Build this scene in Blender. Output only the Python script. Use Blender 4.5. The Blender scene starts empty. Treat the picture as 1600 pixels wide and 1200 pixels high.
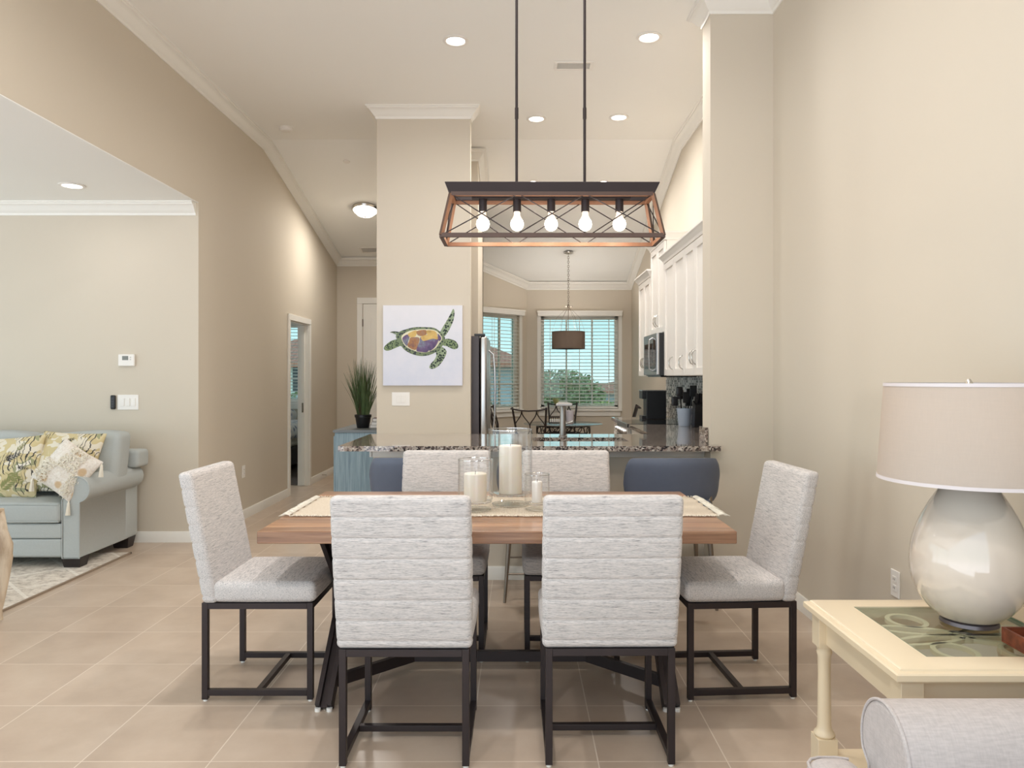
SKY_FRONT = 1.4; SKY_BACK = 2.4; EXPOSURE = 0.44; LD = 14
import bpy, math, random
from math import sin, cos, pi, radians as R
from mathutils import Vector, Matrix
random.seed(7)
sc = bpy.context.scene
COL = sc.collection
# ------------------------------------------------------------------ mesh builder
class MB:
    def __init__(s):
        s.v = []; s.f = []; s.m = []; s.M = None
    def add(s, vs, fs, mi=0):
        o = len(s.v)
        for p in vs:
            p = Vector(p)
            if s.M is not None: p = s.M @ p
            s.v.append(tuple(p))
        for f in fs:
            s.f.append(tuple(o + i for i in f)); s.m.append(mi)
        return s
    def box(s, x0, x1, y0, y1, z0, z1, mi=0):
        if x0 > x1: x0, x1 = x1, x0
        if y0 > y1: y0, y1 = y1, y0
        if z0 > z1: z0, z1 = z1, z0
        v = [(x0,y0,z0),(x1,y0,z0),(x1,y1,z0),(x0,y1,z0),(x0,y0,z1),(x1,y0,z1),(x1,y1,z1),(x0,y1,z1)]
        return s.add(v, [(3,2,1,0),(4,5,6,7),(0,1,5,4),(1,2,6,5),(2,3,7,6),(3,0,4,7)], mi)
    def hexa(s, b, t, mi=0):      # bottom 4 and top 4 corners
        return s.add(list(b)+list(t), [(3,2,1,0),(4,5,6,7),(0,1,5,4),(1,2,6,5),(2,3,7,6),(3,0,4,7)], mi)
    def bar(s, p0, p1, w, h, mi=0, up=(0,0,1)):   # rectangular bar between points
        p0 = Vector(p0); p1 = Vector(p1); d = (p1-p0).normalized(); up = Vector(up)
        if abs(d.dot(up)) > .98: up = Vector((1,0,0))
        a = d.cross(up).normalized(); b = a.cross(d).normalized()
        c = lambda p: [p - a*w/2 - b*h/2, p + a*w/2 - b*h/2, p + a*w/2 + b*h/2, p - a*w/2 + b*h/2]
        return s.add(c(p0)+c(p1), [(0,1,2,3),(7,6,5,4),(4,5,1,0),(5,6,2,1),(6,7,3,2),(7,4,0,3)], mi)
    def lathe(s, prof, c=(0,0,0), seg=32, mi=0, sx=1, sy=1, axis='z'):
        vs = []; fs = []; n = len(prof)
        for k in range(seg):
            a = 2*pi*k/seg
            for r, z in prof:
                p = (r*cos(a)*sx, r*sin(a)*sy, z)
                if axis == 'y': p = (p[0], -z, p[1])
                if axis == 'x': p = (z, p[0], p[1])
                vs.append((p[0]+c[0], p[1]+c[1], p[2]+c[2]))
        for k in range(seg):
            k2 = (k+1) % seg
            for i in range(n-1):
                fs.append((k*n+i, k2*n+i, k2*n+i+1, k*n+i+1))
        if prof[0][0] > 1e-5: fs.append(tuple(k*n for k in range(seg))[::-1])
        if prof[-1][0] > 1e-5: fs.append(tuple(k*n+n-1 for k in range(seg)))
        return s.add(vs, fs, mi)
    def cyl(s, p0, p1, r0, r1=None, seg=16, mi=0):
        if r1 is None: r1 = r0
        return s.tube([p0, p1], [r0, r1], seg, mi)
    def tube(s, path, r, seg=8, mi=0, closed=False, flat=1.0, up=None):
        P = [Vector(p) for p in path]; n = len(P)
        if not isinstance(r, (list, tuple)): r = [r]*n
        vs = []; fs = []; prev = None
        for i in range(n):
            if closed: d = P[(i+1) % n] - P[i-1]
            elif i == 0: d = P[1]-P[0]
            elif i == n-1: d = P[-1]-P[-2]
            else: d = (P[i+1]-P[i]).normalized() + (P[i]-P[i-1]).normalized()
            d.normalize()
            if up is not None: a = d.cross(Vector(up))
            elif prev is None:
                u = Vector((0,0,1)) if abs(d.z) < .9 else Vector((1,0,0)); a = d.cross(u)
            else: a = prev - d*prev.dot(d)
            a.normalize(); prev = a; b = d.cross(a)
            for k in range(seg):
                t = 2*pi*k/seg + pi/seg
                vs.append(P[i] + (a*cos(t) + b*sin(t)*flat)*r[i])
        for i in range(n if closed else n-1):
            j = (i+1) % n
            for k in range(seg):
                k2 = (k+1) % seg
                fs.append((i*seg+k, i*seg+k2, j*seg+k2, j*seg+k))
        if not closed:
            fs.append(tuple(range(seg))[::-1]); fs.append(tuple((n-1)*seg+k for k in range(seg)))
        return s.add(vs, fs, mi)
    def prism(s, poly, z0, z1, axis='z', mi=0):   # poly in 2D extruded along axis
        n = len(poly)
        def m(p, z):
            if axis == 'z': return (p[0], p[1], z)
            if axis == 'y': return (p[0], z, p[1])
            return (z, p[0], p[1])
        vs = [m(p, z0) for p in poly] + [m(p, z1) for p in poly]
        fs = [tuple(range(n))[::-1], tuple(range(n, 2*n))] + [(i, (i+1) % n, n+(i+1) % n, n+i) for i in range(n)]
        return s.add(vs, fs, mi)
    def soft(s, c, size, r=.02, n=(4,4,4), puff=(0,0,0), fn=None, mi=0, rn=3):
        h = [x/2 for x in size]
        ts = []
        for k in range(3):
            a = []
            for i in range(rn): a.append(-h[k] + r*(1-cos(pi/2*i/rn))*1.0 if False else -h[k] + r*i/rn)
            for i in range(n[k]+1): a.append(-(h[k]-r) + 2*(h[k]-r)*i/n[k])
            for i in range(rn): a.append(h[k] - r*(rn-1-i)/rn)
            ts.append(a)
        idx = {}; vs = []; fs = []
        def vert(i, j, k):
            key = (i, j, k)
            if key in idx: return idx[key]
            p = Vector((ts[0][i], ts[1][j], ts[2][k]))
            q = Vector([max(-(h[a]-r), min(h[a]-r, p[a])) for a in range(3)])
            d = p - q
            if d.length > 1e-9:
                d.normalize(); p = q + d*r
            u = [p[a]/h[a] for a in range(3)]
            o = Vector((puff[0]*u[0]*(1-u[1]**2)*(1-u[2]**2), puff[1]*u[1]*(1-u[0]**2)*(1-u[2]**2), puff[2]*u[2]*(1-u[0]**2)*(1-u[1]**2)))
            p = p + o
            if fn: p = Vector(fn(p))
            p = p + Vector(c)
            idx[key] = len(vs); vs.append(p); return idx[key]
        L = [len(t)-1 for t in ts]
        for a in range(3):
            b, d = (a+1) % 3, (a+2) % 3
            for side in (0, L[a]):
                for i in range(L[b]):
                    for j in range(L[d]):
                        q = []
                        for (ii, jj) in ((i,j),(i+1,j),(i+1,j+1),(i,j+1)):
                            t = [0,0,0]; t[a] = side; t[b] = ii; t[d] = jj
                            q.append(vert(*t))
                        fs.append(tuple(q) if side else tuple(q[::-1]))
        return s.add(vs, fs, mi)
    def build(s, name, mat, parent=None, smooth=True, ang=35, bevel=0, loc=None, rot=None, seg=2):
        me = bpy.data.meshes.new(name)
        me.from_pydata([tuple(v) for v in s.v], [], s.f)
        mats = mat if isinstance(mat, (list, tuple)) else [mat]
        for m in mats: me.materials.append(m)
        me.polygons.foreach_set('material_index', s.m)
        me.validate(); me.update()
        if smooth:
            me.polygons.foreach_set('use_smooth', [True]*len(me.polygons))
            me.set_sharp_from_angle(angle=R(ang))
        o = bpy.data.objects.new(name, me); COL.objects.link(o)
        if parent: o.parent = parent
        if loc: o.location = loc
        if rot: o.rotation_euler = rot
        if bevel:
            b = o.modifiers.new('bevel', 'BEVEL'); b.width = bevel; b.segments = seg; b.limit_method = 'ANGLE'; b.angle_limit = R(40)
            b.harden_normals = False
        return o
def tag(o, label, cat, group=None, kind=None):
    if label: o['label'] = label
    if cat: o['category'] = cat
    if group: o['group'] = group
    if kind: o['kind'] = kind
    return o
def thing(name, label, cat, loc=(0,0,0), rz=0, group=None):
    o = bpy.data.objects.new(name, None); COL.objects.link(o)
    o.location = loc; o.rotation_euler = (0,0,rz); o.empty_display_size = .1
    return tag(o, label, cat, group)
def struct(o):
    o['kind'] = 'structure'; return o
def copy_tree(o, parent=None):
    c = o.copy(); COL.objects.link(c)
    if parent: c.parent = parent
    for ch in [x for x in list(bpy.data.objects) if x.parent == o]:
        copy_tree(ch, c)
    return c
def dup(o, label, loc, rz=0, group=None):
    c = copy_tree(o); c.location = loc; c.rotation_euler = (0,0,rz)
    c['label'] = label
    if group: c['group'] = group
    return c
# ------------------------------------------------------------------ materials
def srgb(r, g, b):
    f = lambda c: (c/255/12.92) if c/255 <= .04045 else ((c/255+.055)/1.055)**2.4
    return (f(r), f(g), f(b), 1)
class Mat:
    def __init__(s, name):
        s.mat = bpy.data.materials.new(name); s.mat.use_nodes = True
        s.nt = s.mat.node_tree; s.b = s.nt.nodes['Principled BSDF']; s.out = s.nt.nodes['Material Output']
    def n(s, typ, props=None, **ins):
        nd = s.nt.nodes.new(typ)
        for k, v in (props or {}).items(): setattr(nd, k, v)
        for k, v in ins.items():
            key = int(k[1:]) if k[0] == 'i' and k[1:].isdigit() else k.replace('_', ' ')
            s.set(nd.inputs[key], v)
        return nd
    def set(s, sock, v):
        if isinstance(v, bpy.types.NodeSocket): s.nt.links.new(v, sock)
        elif isinstance(v, bpy.types.Node): s.nt.links.new(v.outputs[0], sock)
        else: sock.default_value = v
    def coord(s, scale=(1,1,1), which='Object', rot=(0,0,0), loc=(0,0,0)):
        tc = s.n('ShaderNodeTexCoord')
        mp = s.n('ShaderNodeMapping'); s.set(mp.inputs['Vector'], tc.outputs[which])
        mp.inputs['Scale'].default_value = scale; mp.inputs['Rotation'].default_value = rot; mp.inputs['Location'].default_value = loc
        return mp.outputs[0]
    def noise(s, vec, scale=5, detail=4, rough=.5):
        nd = s.n('ShaderNodeTexNoise', Scale=scale, Detail=detail, Roughness=rough); s.set(nd.inputs['Vector'], vec); return nd.outputs['Fac']
    def ramp(s, fac, stops, interp='LINEAR'):
        r = s.n('ShaderNodeValToRGB'); s.set(r.inputs[0], fac); cr = r.color_ramp; cr.interpolation = interp
        while len(cr.elements) < len(stops): cr.elements.new(.5)
        for e, (p, c) in zip(cr.elements, stops): e.position = p; e.color = c
        return r.outputs[0]
    def mix(s, fac, a, b, mode='MIX'):
        m = s.n('ShaderNodeMix', {'data_type':'RGBA', 'blend_type':mode})
        s.set(m.inputs[0], fac); s.set(m.inputs[6], a); s.set(m.inputs[7], b); return m.outputs[2]
    def math(s, op, a, b=0.0, c=0.0):
        m = s.n('ShaderNodeMath', {'operation':op}); s.set(m.inputs[0], a); s.set(m.inputs[1], b); s.set(m.inputs[2], c); return m.outputs[0]
    def bump(s, h, strength=.2, dist=.01):
        b = s.n('ShaderNodeBump', Strength=strength, Distance=dist); s.set(b.inputs['Height'], h); s.set(s.b.inputs['Normal'], b.outputs[0])
    def p(s, **kw):
        for k, v in kw.items(): s.set(s.b.inputs[k.replace('_', ' ')], v)
        return s
def mul(c, k): return (min(1,c[0]*k), min(1,c[1]*k), min(1,c[2]*k), 1)
def plain(name, c, rough=.5, metal=0, var=.04, nscale=12, bump=0, bscale=60, spec=.5, coat=0, sheen=0):
    m = Mat(name); v = m.coord()
    m.p(Base_Color=m.mix(m.noise(v, nscale), mul(c, 1-var), mul(c, 1+var)), Roughness=rough, Metallic=metal)
    m.b.inputs['Specular IOR Level'].default_value = spec
    if coat: m.b.inputs['Coat Weight'].default_value = coat; m.b.inputs['Coat Roughness'].default_value = .05
    if sheen: m.b.inputs['Sheen Weight'].default_value = sheen
    if bump: m.bump(m.noise(v, bscale, 3), bump, .002)
    return m.mat
WALLC = srgb(210,200,184)
M = {}
M['wall'] = plain('wall_paint', WALLC, .75, var=.015, nscale=2, bump=.08, bscale=140, spec=.25)
M['ceil'] = plain('ceiling_paint', srgb(246,245,241), .85, var=.01, nscale=2, bump=.06, bscale=150, spec=.2)
M['trim'] = plain('trim_paint', srgb(240,237,230), .4, var=.01)
M['cabinet'] = plain('cabinet_paint', srgb(236,231,224), .35, var=.01)
M['bronze'] = plain('dark_bronze_metal', srgb(58,50,50), .42, .55, var=.08)
M['black'] = plain('black_plastic', srgb(26,26,28), .35)
M['blackgloss'] = plain('black_gloss', srgb(14,14,16), .08)
M['steel'] = plain('brushed_steel', srgb(190,188,186), .25, 1.0, var=.03)
M['chrome'] = plain('satin_nickel', srgb(200,196,190), .22, 1.0, var=.02)
M['plastic'] = plain('white_plastic', srgb(238,234,228), .35, var=.01)
M['iron'] = plain('wrought_iron', srgb(52,44,42), .45, .4, var=.08)
M['pewter'] = plain('pewter_metal', srgb(138,126,114), .35, .9, var=.05)
M['stoolblue'] = plain('slate_blue_leatherette', srgb(92,99,116), .5, var=.05, nscale=30, bump=.15, bscale=300)
M['candle'] = plain('ivory_wax', srgb(240,231,218), .4, var=.02); 
m_ = M['candle'].node_tree.nodes['Principled BSDF']; m_.inputs['Subsurface Weight'].default_value = .3; m_.inputs['Subsurface Radius'].default_value = (.03,.02,.01)
M['candlewhite'] = plain('white_wax', srgb(246,240,234), .4, var=.01)
def floor_mat():
    m = Mat('floor_tile'); tc = m.n('ShaderNodeTexCoord'); sp = m.n('ShaderNodeSeparateXYZ'); m.set(sp.inputs[0], tc.outputs['Object'])
    W, Dp = .461, .457
    u = m.math('DIVIDE', m.math('ADD', sp.outputs[0], 1.562), W); v = m.math('DIVIDE', m.math('SUBTRACT', sp.outputs[1], 2.69), Dp)
    def line(x, wd):
        f = m.math('FRACT', x); d = m.math('MINIMUM', f, m.math('SUBTRACT', 1.0, f))
        return m.math('LESS_THAN', d, wd)
    g = m.math('MAXIMUM', line(u, .0048), line(v, .0048))
    cb = m.n('ShaderNodeCombineXYZ'); m.set(cb.inputs[0], m.math('FLOOR', u)); m.set(cb.inputs[1], m.math('FLOOR', v))
    wn = m.n('ShaderNodeTexWhiteNoise', {'noise_dimensions':'3D'}); m.set(wn.inputs['Vector'], cb.outputs[0])
    off = m.n('ShaderNodeVectorMath', {'operation':'MULTIPLY_ADD'}); m.set(off.inputs[0], wn.outputs['Color']); off.inputs[1].default_value = (9,9,9); m.set(off.inputs[2], tc.outputs['Object'])
    n1 = m.noise(off.outputs[0], 2.6, 6, .6); n2 = m.noise(off.outputs[0], 16, 4, .6)
    base = m.ramp(n1, [(.25, srgb(178,157,139)), (.5, srgb(194,174,155)), (.78, srgb(208,190,172))])
    base = m.mix(m.math('MULTIPLY', n2, .25), base, srgb(196,178,160))
    tone = m.ramp(wn.outputs['Value'], [(0, (.95,.95,.95,1)), (1, (1.0,1.0,1.0,1))])
    base = m.mix(1.0, base, tone, 'MULTIPLY')
    m.p(Base_Color=m.mix(g, base, srgb(222,208,192)), Roughness=m.ramp(n2, [(0,(.26,)*3+(1,)),(1,(.36,)*3+(1,))]))
    m.bump(m.math('SUBTRACT', 1.0, g), .25, .002)
    return m.mat
M['floor'] = floor_mat()
def chair_fabric():
    m = Mat('slub_weave_fabric')
    v = m.coord((20,200,420)); a = m.noise(v, 1.0, 3, .6)
    v2 = m.coord((80,300,700)); b = m.noise(v2, 1.0, 2, .5)
    f = m.math('ADD', m.math('MULTIPLY', a, .62), m.math('MULTIPLY', b, .38))
    c = m.ramp(f, [(.34, srgb(138,134,134)), (.45, srgb(190,186,184)), (.6, srgb(217,210,206))])
    m.p(Base_Color=c, Roughness=.9); m.b.inputs['Specular IOR Level'].default_value = .15; m.b.inputs['Sheen Weight'].default_value = .15
    m.bump(f, .35, .003); return m.mat
M['chairfab'] = chair_fabric()
def weave(name, c, k=.86, s=700, rough=.9):
    m = Mat(name); v = m.coord((s,s*.15,s*.15)); v2 = m.coord((s*.15,s,s*.2)); v3 = m.coord((s*.15,s*.2,s))
    f = m.math('ADD', m.math('ADD', m.noise(v, 1, 2), m.noise(v2, 1, 2)), m.noise(v3, 1, 2)); f = m.math('MULTIPLY', f, .3333)
    m.p(Base_Color=m.ramp(f, [(.38, mul(c,k)), (.6, c)]), Roughness=rough); m.b.inputs['Specular IOR Level'].default_value = .15
    m.bump(f, .3, .002); return m.mat
M['armfab'] = weave('grey_linen', srgb(197,189,186), .84, 260)
M['sofafab'] = weave('pale_blue_upholstery', srgb(182,187,186), .95, 500)
M['cream'] = plain('cream_lacquer', srgb(230,212,182), .3, var=.015)
def table_wood():
    m = Mat('planked_walnut'); tc = m.n('ShaderNodeTexCoord'); sp = m.n('ShaderNodeSeparateXYZ'); m.set(sp.inputs[0], tc.outputs['Object'])
    row = m.math('FLOOR', m.math('DIVIDE', sp.outputs[1], .0876)); 
    wn = m.n('ShaderNodeTexWhiteNoise', {'noise_dimensions':'1D'}); m.set(wn.inputs['W'], m.math('ADD', row, 11.0))
    g = m.noise(m.coord((1.6,34,34)), 1, 6, .62); g2 = m.noise(m.coord((5,130,130)), 1, 3, .5)
    f = m.math('ADD', m.math('MULTIPLY', g, .7), m.math('MULTIPLY', g2, .3))
    a = m.ramp(f, [(.3, srgb(108,76,60)), (.5, srgb(154,116,90)), (.7, srgb(190,152,120))])
    t = m.ramp(wn.outputs['Value'], [(0,(.42,.38,.36,1)), (.35,(.75,.72,.70,1)), (.7,(1,1,1,1)), (1,(1.2,1.14,1.04,1))])
    m.p(Base_Color=m.mix(1.0, a, t, 'MULTIPLY'), Roughness=.28); m.bump(f, .08, .002); return m.mat
M['tablewood'] = table_wood()
def granite():
    m = Mat('speckled_granite'); v = m.coord()
    vo = m.n('ShaderNodeTexVoronoi', Scale=95.0); m.set(vo.inputs['Vector'], v)
    sp = m.n('ShaderNodeSeparateColor'); m.set(sp.inputs[0], vo.outputs['Color'])
    n = m.noise(v, 40, 5, .7); f = m.math('ADD', m.math('MULTIPLY', sp.outputs[0], .6), m.math('MULTIPLY', n, .4))
    c = m.ramp(f, [(.0, srgb(52,46,44)), (.30, srgb(92,78,72)), (.42, srgb(150,134,124)), (.6, srgb(176,164,152)), (.78, srgb(214,206,196))], 'CONSTANT')
    m.p(Base_Color=c, Roughness=.07); m.b.inputs['Coat Weight'].default_value = .6; m.b.inputs['Coat Roughness'].default_value = .03
    return m.mat
M['granite'] = granite()
def glassmat(name, tint=(1,1,1,1), edge=.55, base=.04, rough=.02):
    m = Mat(name); lw = m.n('ShaderNodeLayerWeight', Blend=.35)
    tr = m.n('ShaderNodeBsdfTransparent', Color=tint); gl = m.n('ShaderNodeBsdfGlossy', Roughness=rough)
    f = m.math('ADD', m.math('MULTIPLY', m.math('POWER', lw.outputs['Facing'], 3.0), edge), base)
    mx = m.n('ShaderNodeMixShader'); m.set(mx.inputs[0], f); m.set(mx.inputs[1], tr.outputs[0]); m.set(mx.inputs[2], gl.outputs[0])
    m.set(m.out.inputs[0], mx.outputs[0]); return m.mat
M['glass'] = glassmat('clear_glass', (.992,.995,.994,1), 1.0, .035, .01)
M['glassrim'] = glassmat('polished_glass_rim', (.96,.97,.97,1), .5, .40, .05)
M['winglass'] = glassmat('window_glass', (.96,.99,.98,1), .4, .03)
M['tinted'] = glassmat('view_dimming_glass', (.72,.86,.84,1), .4, .03)  # tint added to hold down the bright sky seen through the panes
M['greenglass'] = glassmat('green_tinted_glass', (.93,.97,.94,1), .5, .08)
def emis(name, c, st):
    m = Mat(name); m.p(Base_Color=c); m.b.inputs['Emission Color'].default_value = c; m.b.inputs['Emission Strength'].default_value = st; return m.mat
M['lens'] = emis('lit_lens', (1,.96,.9,1), 6)
M['bulb'] = emis('lit_bulb', (1,.93,.82,1), 6)
def shade_mat(name, c, tr=.4):
    m = Mat(name); v = weave_f(m)
    df = m.n('ShaderNodeBsdfDiffuse'); m.set(df.inputs[0], m.ramp(v, [(.3, mul(c,.94)), (.7, c)]))
    tl = m.n('ShaderNodeBsdfTranslucent', Color=c); mx = m.n('ShaderNodeMixShader', i0=tr)
    m.set(mx.inputs[1], df.outputs[0]); m.set(mx.inputs[2], tl.outputs[0]); m.set(m.out.inputs[0], mx.outputs[0]); return m.mat
def weave_f(m):
    return m.math('MULTIPLY', m.math('ADD', m.noise(m.coord((300,300,20)),1,2), m.noise(m.coord((20,20,300)),1,2)), .5)
M['shade'] = shade_mat('linen_shade', srgb(222,210,198), .4)
M['shadetrim'] = plain('shade_binding', srgb(214,206,206), .8)
M['darkshade'] = shade_mat('bronze_mesh_shade', srgb(120,108,98), .3)
M['slat'] = shade_mat('white_blind_slat', srgb(246,246,242), .45)
def jute():
    m = Mat('woven_jute'); v = m.coord((120,120,120)); f = m.noise(v, 1, 4, .7)
    w = m.n('ShaderNodeTexWave', Scale=60.0, Distortion=3.0); m.set(w.inputs['Vector'], m.coord())
    g = m.math('ADD', m.math('MULTIPLY', f, .7), m.math('MULTIPLY', w.outputs['Fac'], .3))
    m.p(Base_Color=m.ramp(g, [(.25, srgb(160,142,120)), (.45, srgb(204,190,170)), (.7, srgb(232,222,206))]), Roughness=.95); m.bump(g, .6, .004); return m.mat
M['jute'] = jute()
M['fringe'] = plain('cotton_fringe', srgb(240,234,220), .95)
M['soil'] = plain('soil', srgb(60,48,38), .9)
# ------------------------------------------------------------------ room shell
XL = -2.67; XR = 1.665; XL_ = XL
CZ = 3.855; YB = 7.87; SH = .235; SK = .30
def ceil_h(y): return CZ - max(0, y-YB)*SH
def ceil_k(y): return CZ - max(0, y-YB)*SK
YR = -1.0
b = MB(); b.box(-7.2, 2.0, YR, 14.2, -.1, 0); struct(b.build('floor', M['floor'], smooth=False))
b = MB(); b.box(-2.72, 1.9, YR, YB, CZ, CZ+.12); struct(b.build('ceiling', M['ceil'], smooth=False))
b = MB(); ye = 11.2
b.hexa([(-2.72,YB,CZ),(-1.25,YB,CZ),(-1.25,ye,ceil_h(ye)),(-2.72,ye,ceil_h(ye))], [(-2.72,YB,CZ+.12),(-1.25,YB,CZ+.12),(-1.25,ye,ceil_h(ye)+.12),(-2.72,ye,ceil_h(ye)+.12)])
struct(b.build('ceiling', M['ceil'], smooth=False))
b = MB(); ye = 11.6
b.hexa([(-1.25,YB,CZ),(1.9,YB,CZ),(1.9,ye,ceil_k(ye)),(-1.25,ye,ceil_k(ye))], [(-1.25,YB,CZ+.12),(1.9,YB,CZ+.12),(1.9,ye,ceil_k(ye)+.12),(-1.25,ye,ceil_k(ye)+.12)])
struct(b.build('ceiling', M['ceil'], smooth=False))
b = MB(); b.box(-7.2, XL_-.001, YR, 6.4, 2.825, 2.831); struct(b.build('ceiling', M['ceil'], smooth=False))
# left wall with the bedroom doorway and the header over the wide living room opening
DY0, DY1, DH = 8.76, 9.56, 2.04
b = MB()
b.box(XL-.12, XL, 6.28, DY0, 0, 3.9); b.box(XL-.12, XL, DY1, 11.17, 0, 3.9); b.box(XL-.12, XL, DY0, DY1, DH, 3.9)
b.box(XL-.12, XL, YR, 6.28, 2.8315, 3.9)
struct(b.build('wall_left', M['wall'], smooth=False))
b = MB(); b.box(-7.2, XL-.12, 6.28, 6.4, 0, 2.9); struct(b.build('wall_living_room', M['wall'], smooth=False))
# outer living room wall with tall window openings
b = MB(); ys = [(YR,-.9),(2.45,2.55),(5.9,6.4)]
for a, c in ys: b.box(-7.2, -7.08, a, c, 0, 2.9)
for a, c in ((-.9,2.45),(2.55,5.9)): b.box(-7.2,-7.08,a,c,2.6,2.9)
struct(b.build('wall_outer', M['wall'], smooth=False))
for k, (a, c) in enumerate(((-.9,2.45),(2.55,5.9))):
    f = MB()
    for t in (a+.03, (a+c)/2, c-.03): f.box(-7.17,-7.1,t-.03,t+.03,0,2.6)
    f.box(-7.17,-7.1,a,c,0,.06); f.box(-7.17,-7.1,a,c,2.54,2.6)
    w = struct(f.build('window_%d' % (k+3), M['trim'], smooth=False, bevel=.003))
    g = MB(); g.box(-7.14,-7.135,a+.05,c-.05,.06,2.55); g.build('pane', M['winglass'], w, smooth=False)
b = MB(); b.box(XL, -1.31+.12, 11.05, 11.17, 0, 3.9); struct(b.build('wall_hall_end', M['wall'], smooth=False))
b = MB()   # centre column, hall partition, refrigerator alcove and pantry wall
b.box(-1.31, -.448, 6.94, 7.06, 0, 3.9); b.box(-1.31, -1.19, 7.06, 11.05, 0, 3.9)
b.box(-1.19, -.44, 8.08, 8.2, 0, 3.9); b.box(-.56, -.44, 8.2, 9.25, 0, 3.9); b.box(-1.19, -.44, 9.13, 9.25, 0, 3.9)
struct(b.build('wall_center', M['wall'], smooth=False))
b = MB(); b.box(1.254, 1.82, 4.94, 5.15, 0, 3.9); struct(b.build('wall_wing', M['wall'], smooth=False))
b = MB(); b.box(XR, XR+.15, YR, 4.94, 0, 3.9); struct(b.build('wall_right', M['wall'], smooth=False))
b = MB(); b.box(1.70, 1.82, 5.15, 11.55, 0, 3.9); struct(b.build('wall_kitchen', M['wall'], smooth=False))
b = MB(); b.box(XL-.12, XR+.15, YR-.12, YR, 3.05, 3.9); struct(b.build('wall_rear_light_block', M['wall'], smooth=False))  # unseen header added to keep rear daylight off the upper right wall
# nook back wall with window opening, and the 45 degree bay wall with its window
W1 = (.33, 1.50, .90, 2.30); NY = 11.39
b = MB()
b.box(.116, W1[0], NY, NY+.14, 0, 3.4); b.box(W1[1], 1.70, NY, NY+.14, 0, 3.4)
b.box(W1[0], W1[1], NY, NY+.14, 0, W1[2]); b.box(W1[0], W1[1], NY, NY+.14, W1[3], 3.4)
struct(b.build('wall_nook', M['wall'], smooth=False))
ANG = Matrix.Translation((.116, NY, 0)) @ Matrix.Rotation(R(-135), 4, 'Z')   # local +x runs down the angled wall, +y is outside
ANG = Matrix.Translation((.116, NY, 0)) @ Matrix(((-.7071, -.7071, 0, 0), (-.7071, .7071, 0, 0), (0,0,1,0), (0,0,0,1)))
W2 = (.16, 1.18, .90, 2.30)
b = MB(); b.M = ANG
b.box(0, W2[0], 0, .14, 0, 3.6); b.box(W2[1], 1.75, 0, .14, 0, 3.6); b.box(W2[0], W2[1], 0, .14, 0, W2[2]); b.box(W2[0], W2[1], 0, .14, W2[3], 3.6)
struct(b.build('wall_bay', M['wall'], smooth=False))
b = MB(); b.box(-1.31,-1.19,9.25,10.3,0,3.6); struct(b.build('wall_nook_side', M['wall'], smooth=False))
def make_window(n, W, Mx, mull):
    x0, x1, z0, z1 = W
    f = MB(); f.M = Mx
    for a, c in ((x0, x0+.05), (x1-.05, x1)): f.box(a, c, .05, .11, z0, z1)
    f.box(x0, x1, .05, .11, z0, z0+.05); f.box(x0, x1, .05, .11, z1-.05, z1)
    f.box(x0, x1, .06, .10, z0+.36, z0+.39)
    for k in range(1, mull): 
        t = x0 + (x1-x0)*k/mull; f.box(t-.012, t+.012, .065, .095, z0, z1)
    w = struct(f.build('window_%d' % n, M['trim'], smooth=False))
    g = MB(); g.M = Mx; g.box(x0+.04, x1-.04, .078, .084, z0+.04, z1-.04); g.build('pane', M['tinted'], w, smooth=False)
    s = MB(); s.M = Mx; s.box(x0-.05, x1+.05, -.05, .05, z0-.035, z0); s.box(x0-.03, x1+.03, -.02, 0, z0-.11, z0-.035); s.build('window_sill', M['trim'], w, smooth=False, bevel=.004)
    return w
T1 = Matrix.Translation((0, NY, 0))
make_window(1, W1, T1, 3); make_window(2, W2, ANG, 3)
def make_blind(W, Mx, label):
    x0, x1, z0, z1 = W
    # placed as one mesh family whose origin is the world origin
    root = bpy.data.objects.new('window_blind', None); COL.objects.link(root)
    tag(root, label, 'blind', 'white slatted blinds in the breakfast nook')
    v = MB(); v.M = Mx; v.box(x0-.05, x1+.05, -.075, .0, z1-.005, z1+.065); v.box(x0-.056, x1+.056, -.082, 0, z1+.05, z1+.075)
    v.build('valance', M['trim'], root, smooth=False, bevel=.004)
    s = MB(); s.M = Mx; z = z1-.03; a = R(12)
    while z > z0+.06:
        dy = .024*cos(a); dz = .024*sin(a); yc = .0
        y = .022
        s.hexa([(x0+.005,y-dy,z-dz-.0015),(x1-.005,y-dy,z-dz-.0015),(x1-.005,y+dy,z+dz-.0015),(x0+.005,y+dy,z+dz-.0015)],
               [(x0+.005,y-dy,z-dz+.0015),(x1-.005,y-dy,z-dz+.0015),(x1-.005,y+dy,z+dz+.0015),(x0+.005,y+dy,z+dz+.0015)])
        z -= .052
    s.build('slats', M['slat'], root, smooth=False)
    r = MB(); r.M = Mx; r.box(x0+.005, x1-.005, 0, .045, z0+.005, z0+.028); r.build('bottom_rail', M['trim'], root, smooth=False, bevel=.003)
    c = MB(); c.M = Mx
    for t in (.12, .5, .88):
        x = x0+(x1-x0)*t; c.box(x-.003, x+.003, -.003, -.0015, z0+.02, z1); c.box(x-.003, x+.003, .046, .0475, z0+.02, z1)
    c.build('ladder_cord', M['trim'], root, smooth=False)
    return root
make_blind(W1, T1, 'wide white slatted blind on the straight nook window behind the round table')
make_blind(W2, ANG, 'narrow white slatted blind on the angled nook window beside the fridge')
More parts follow.
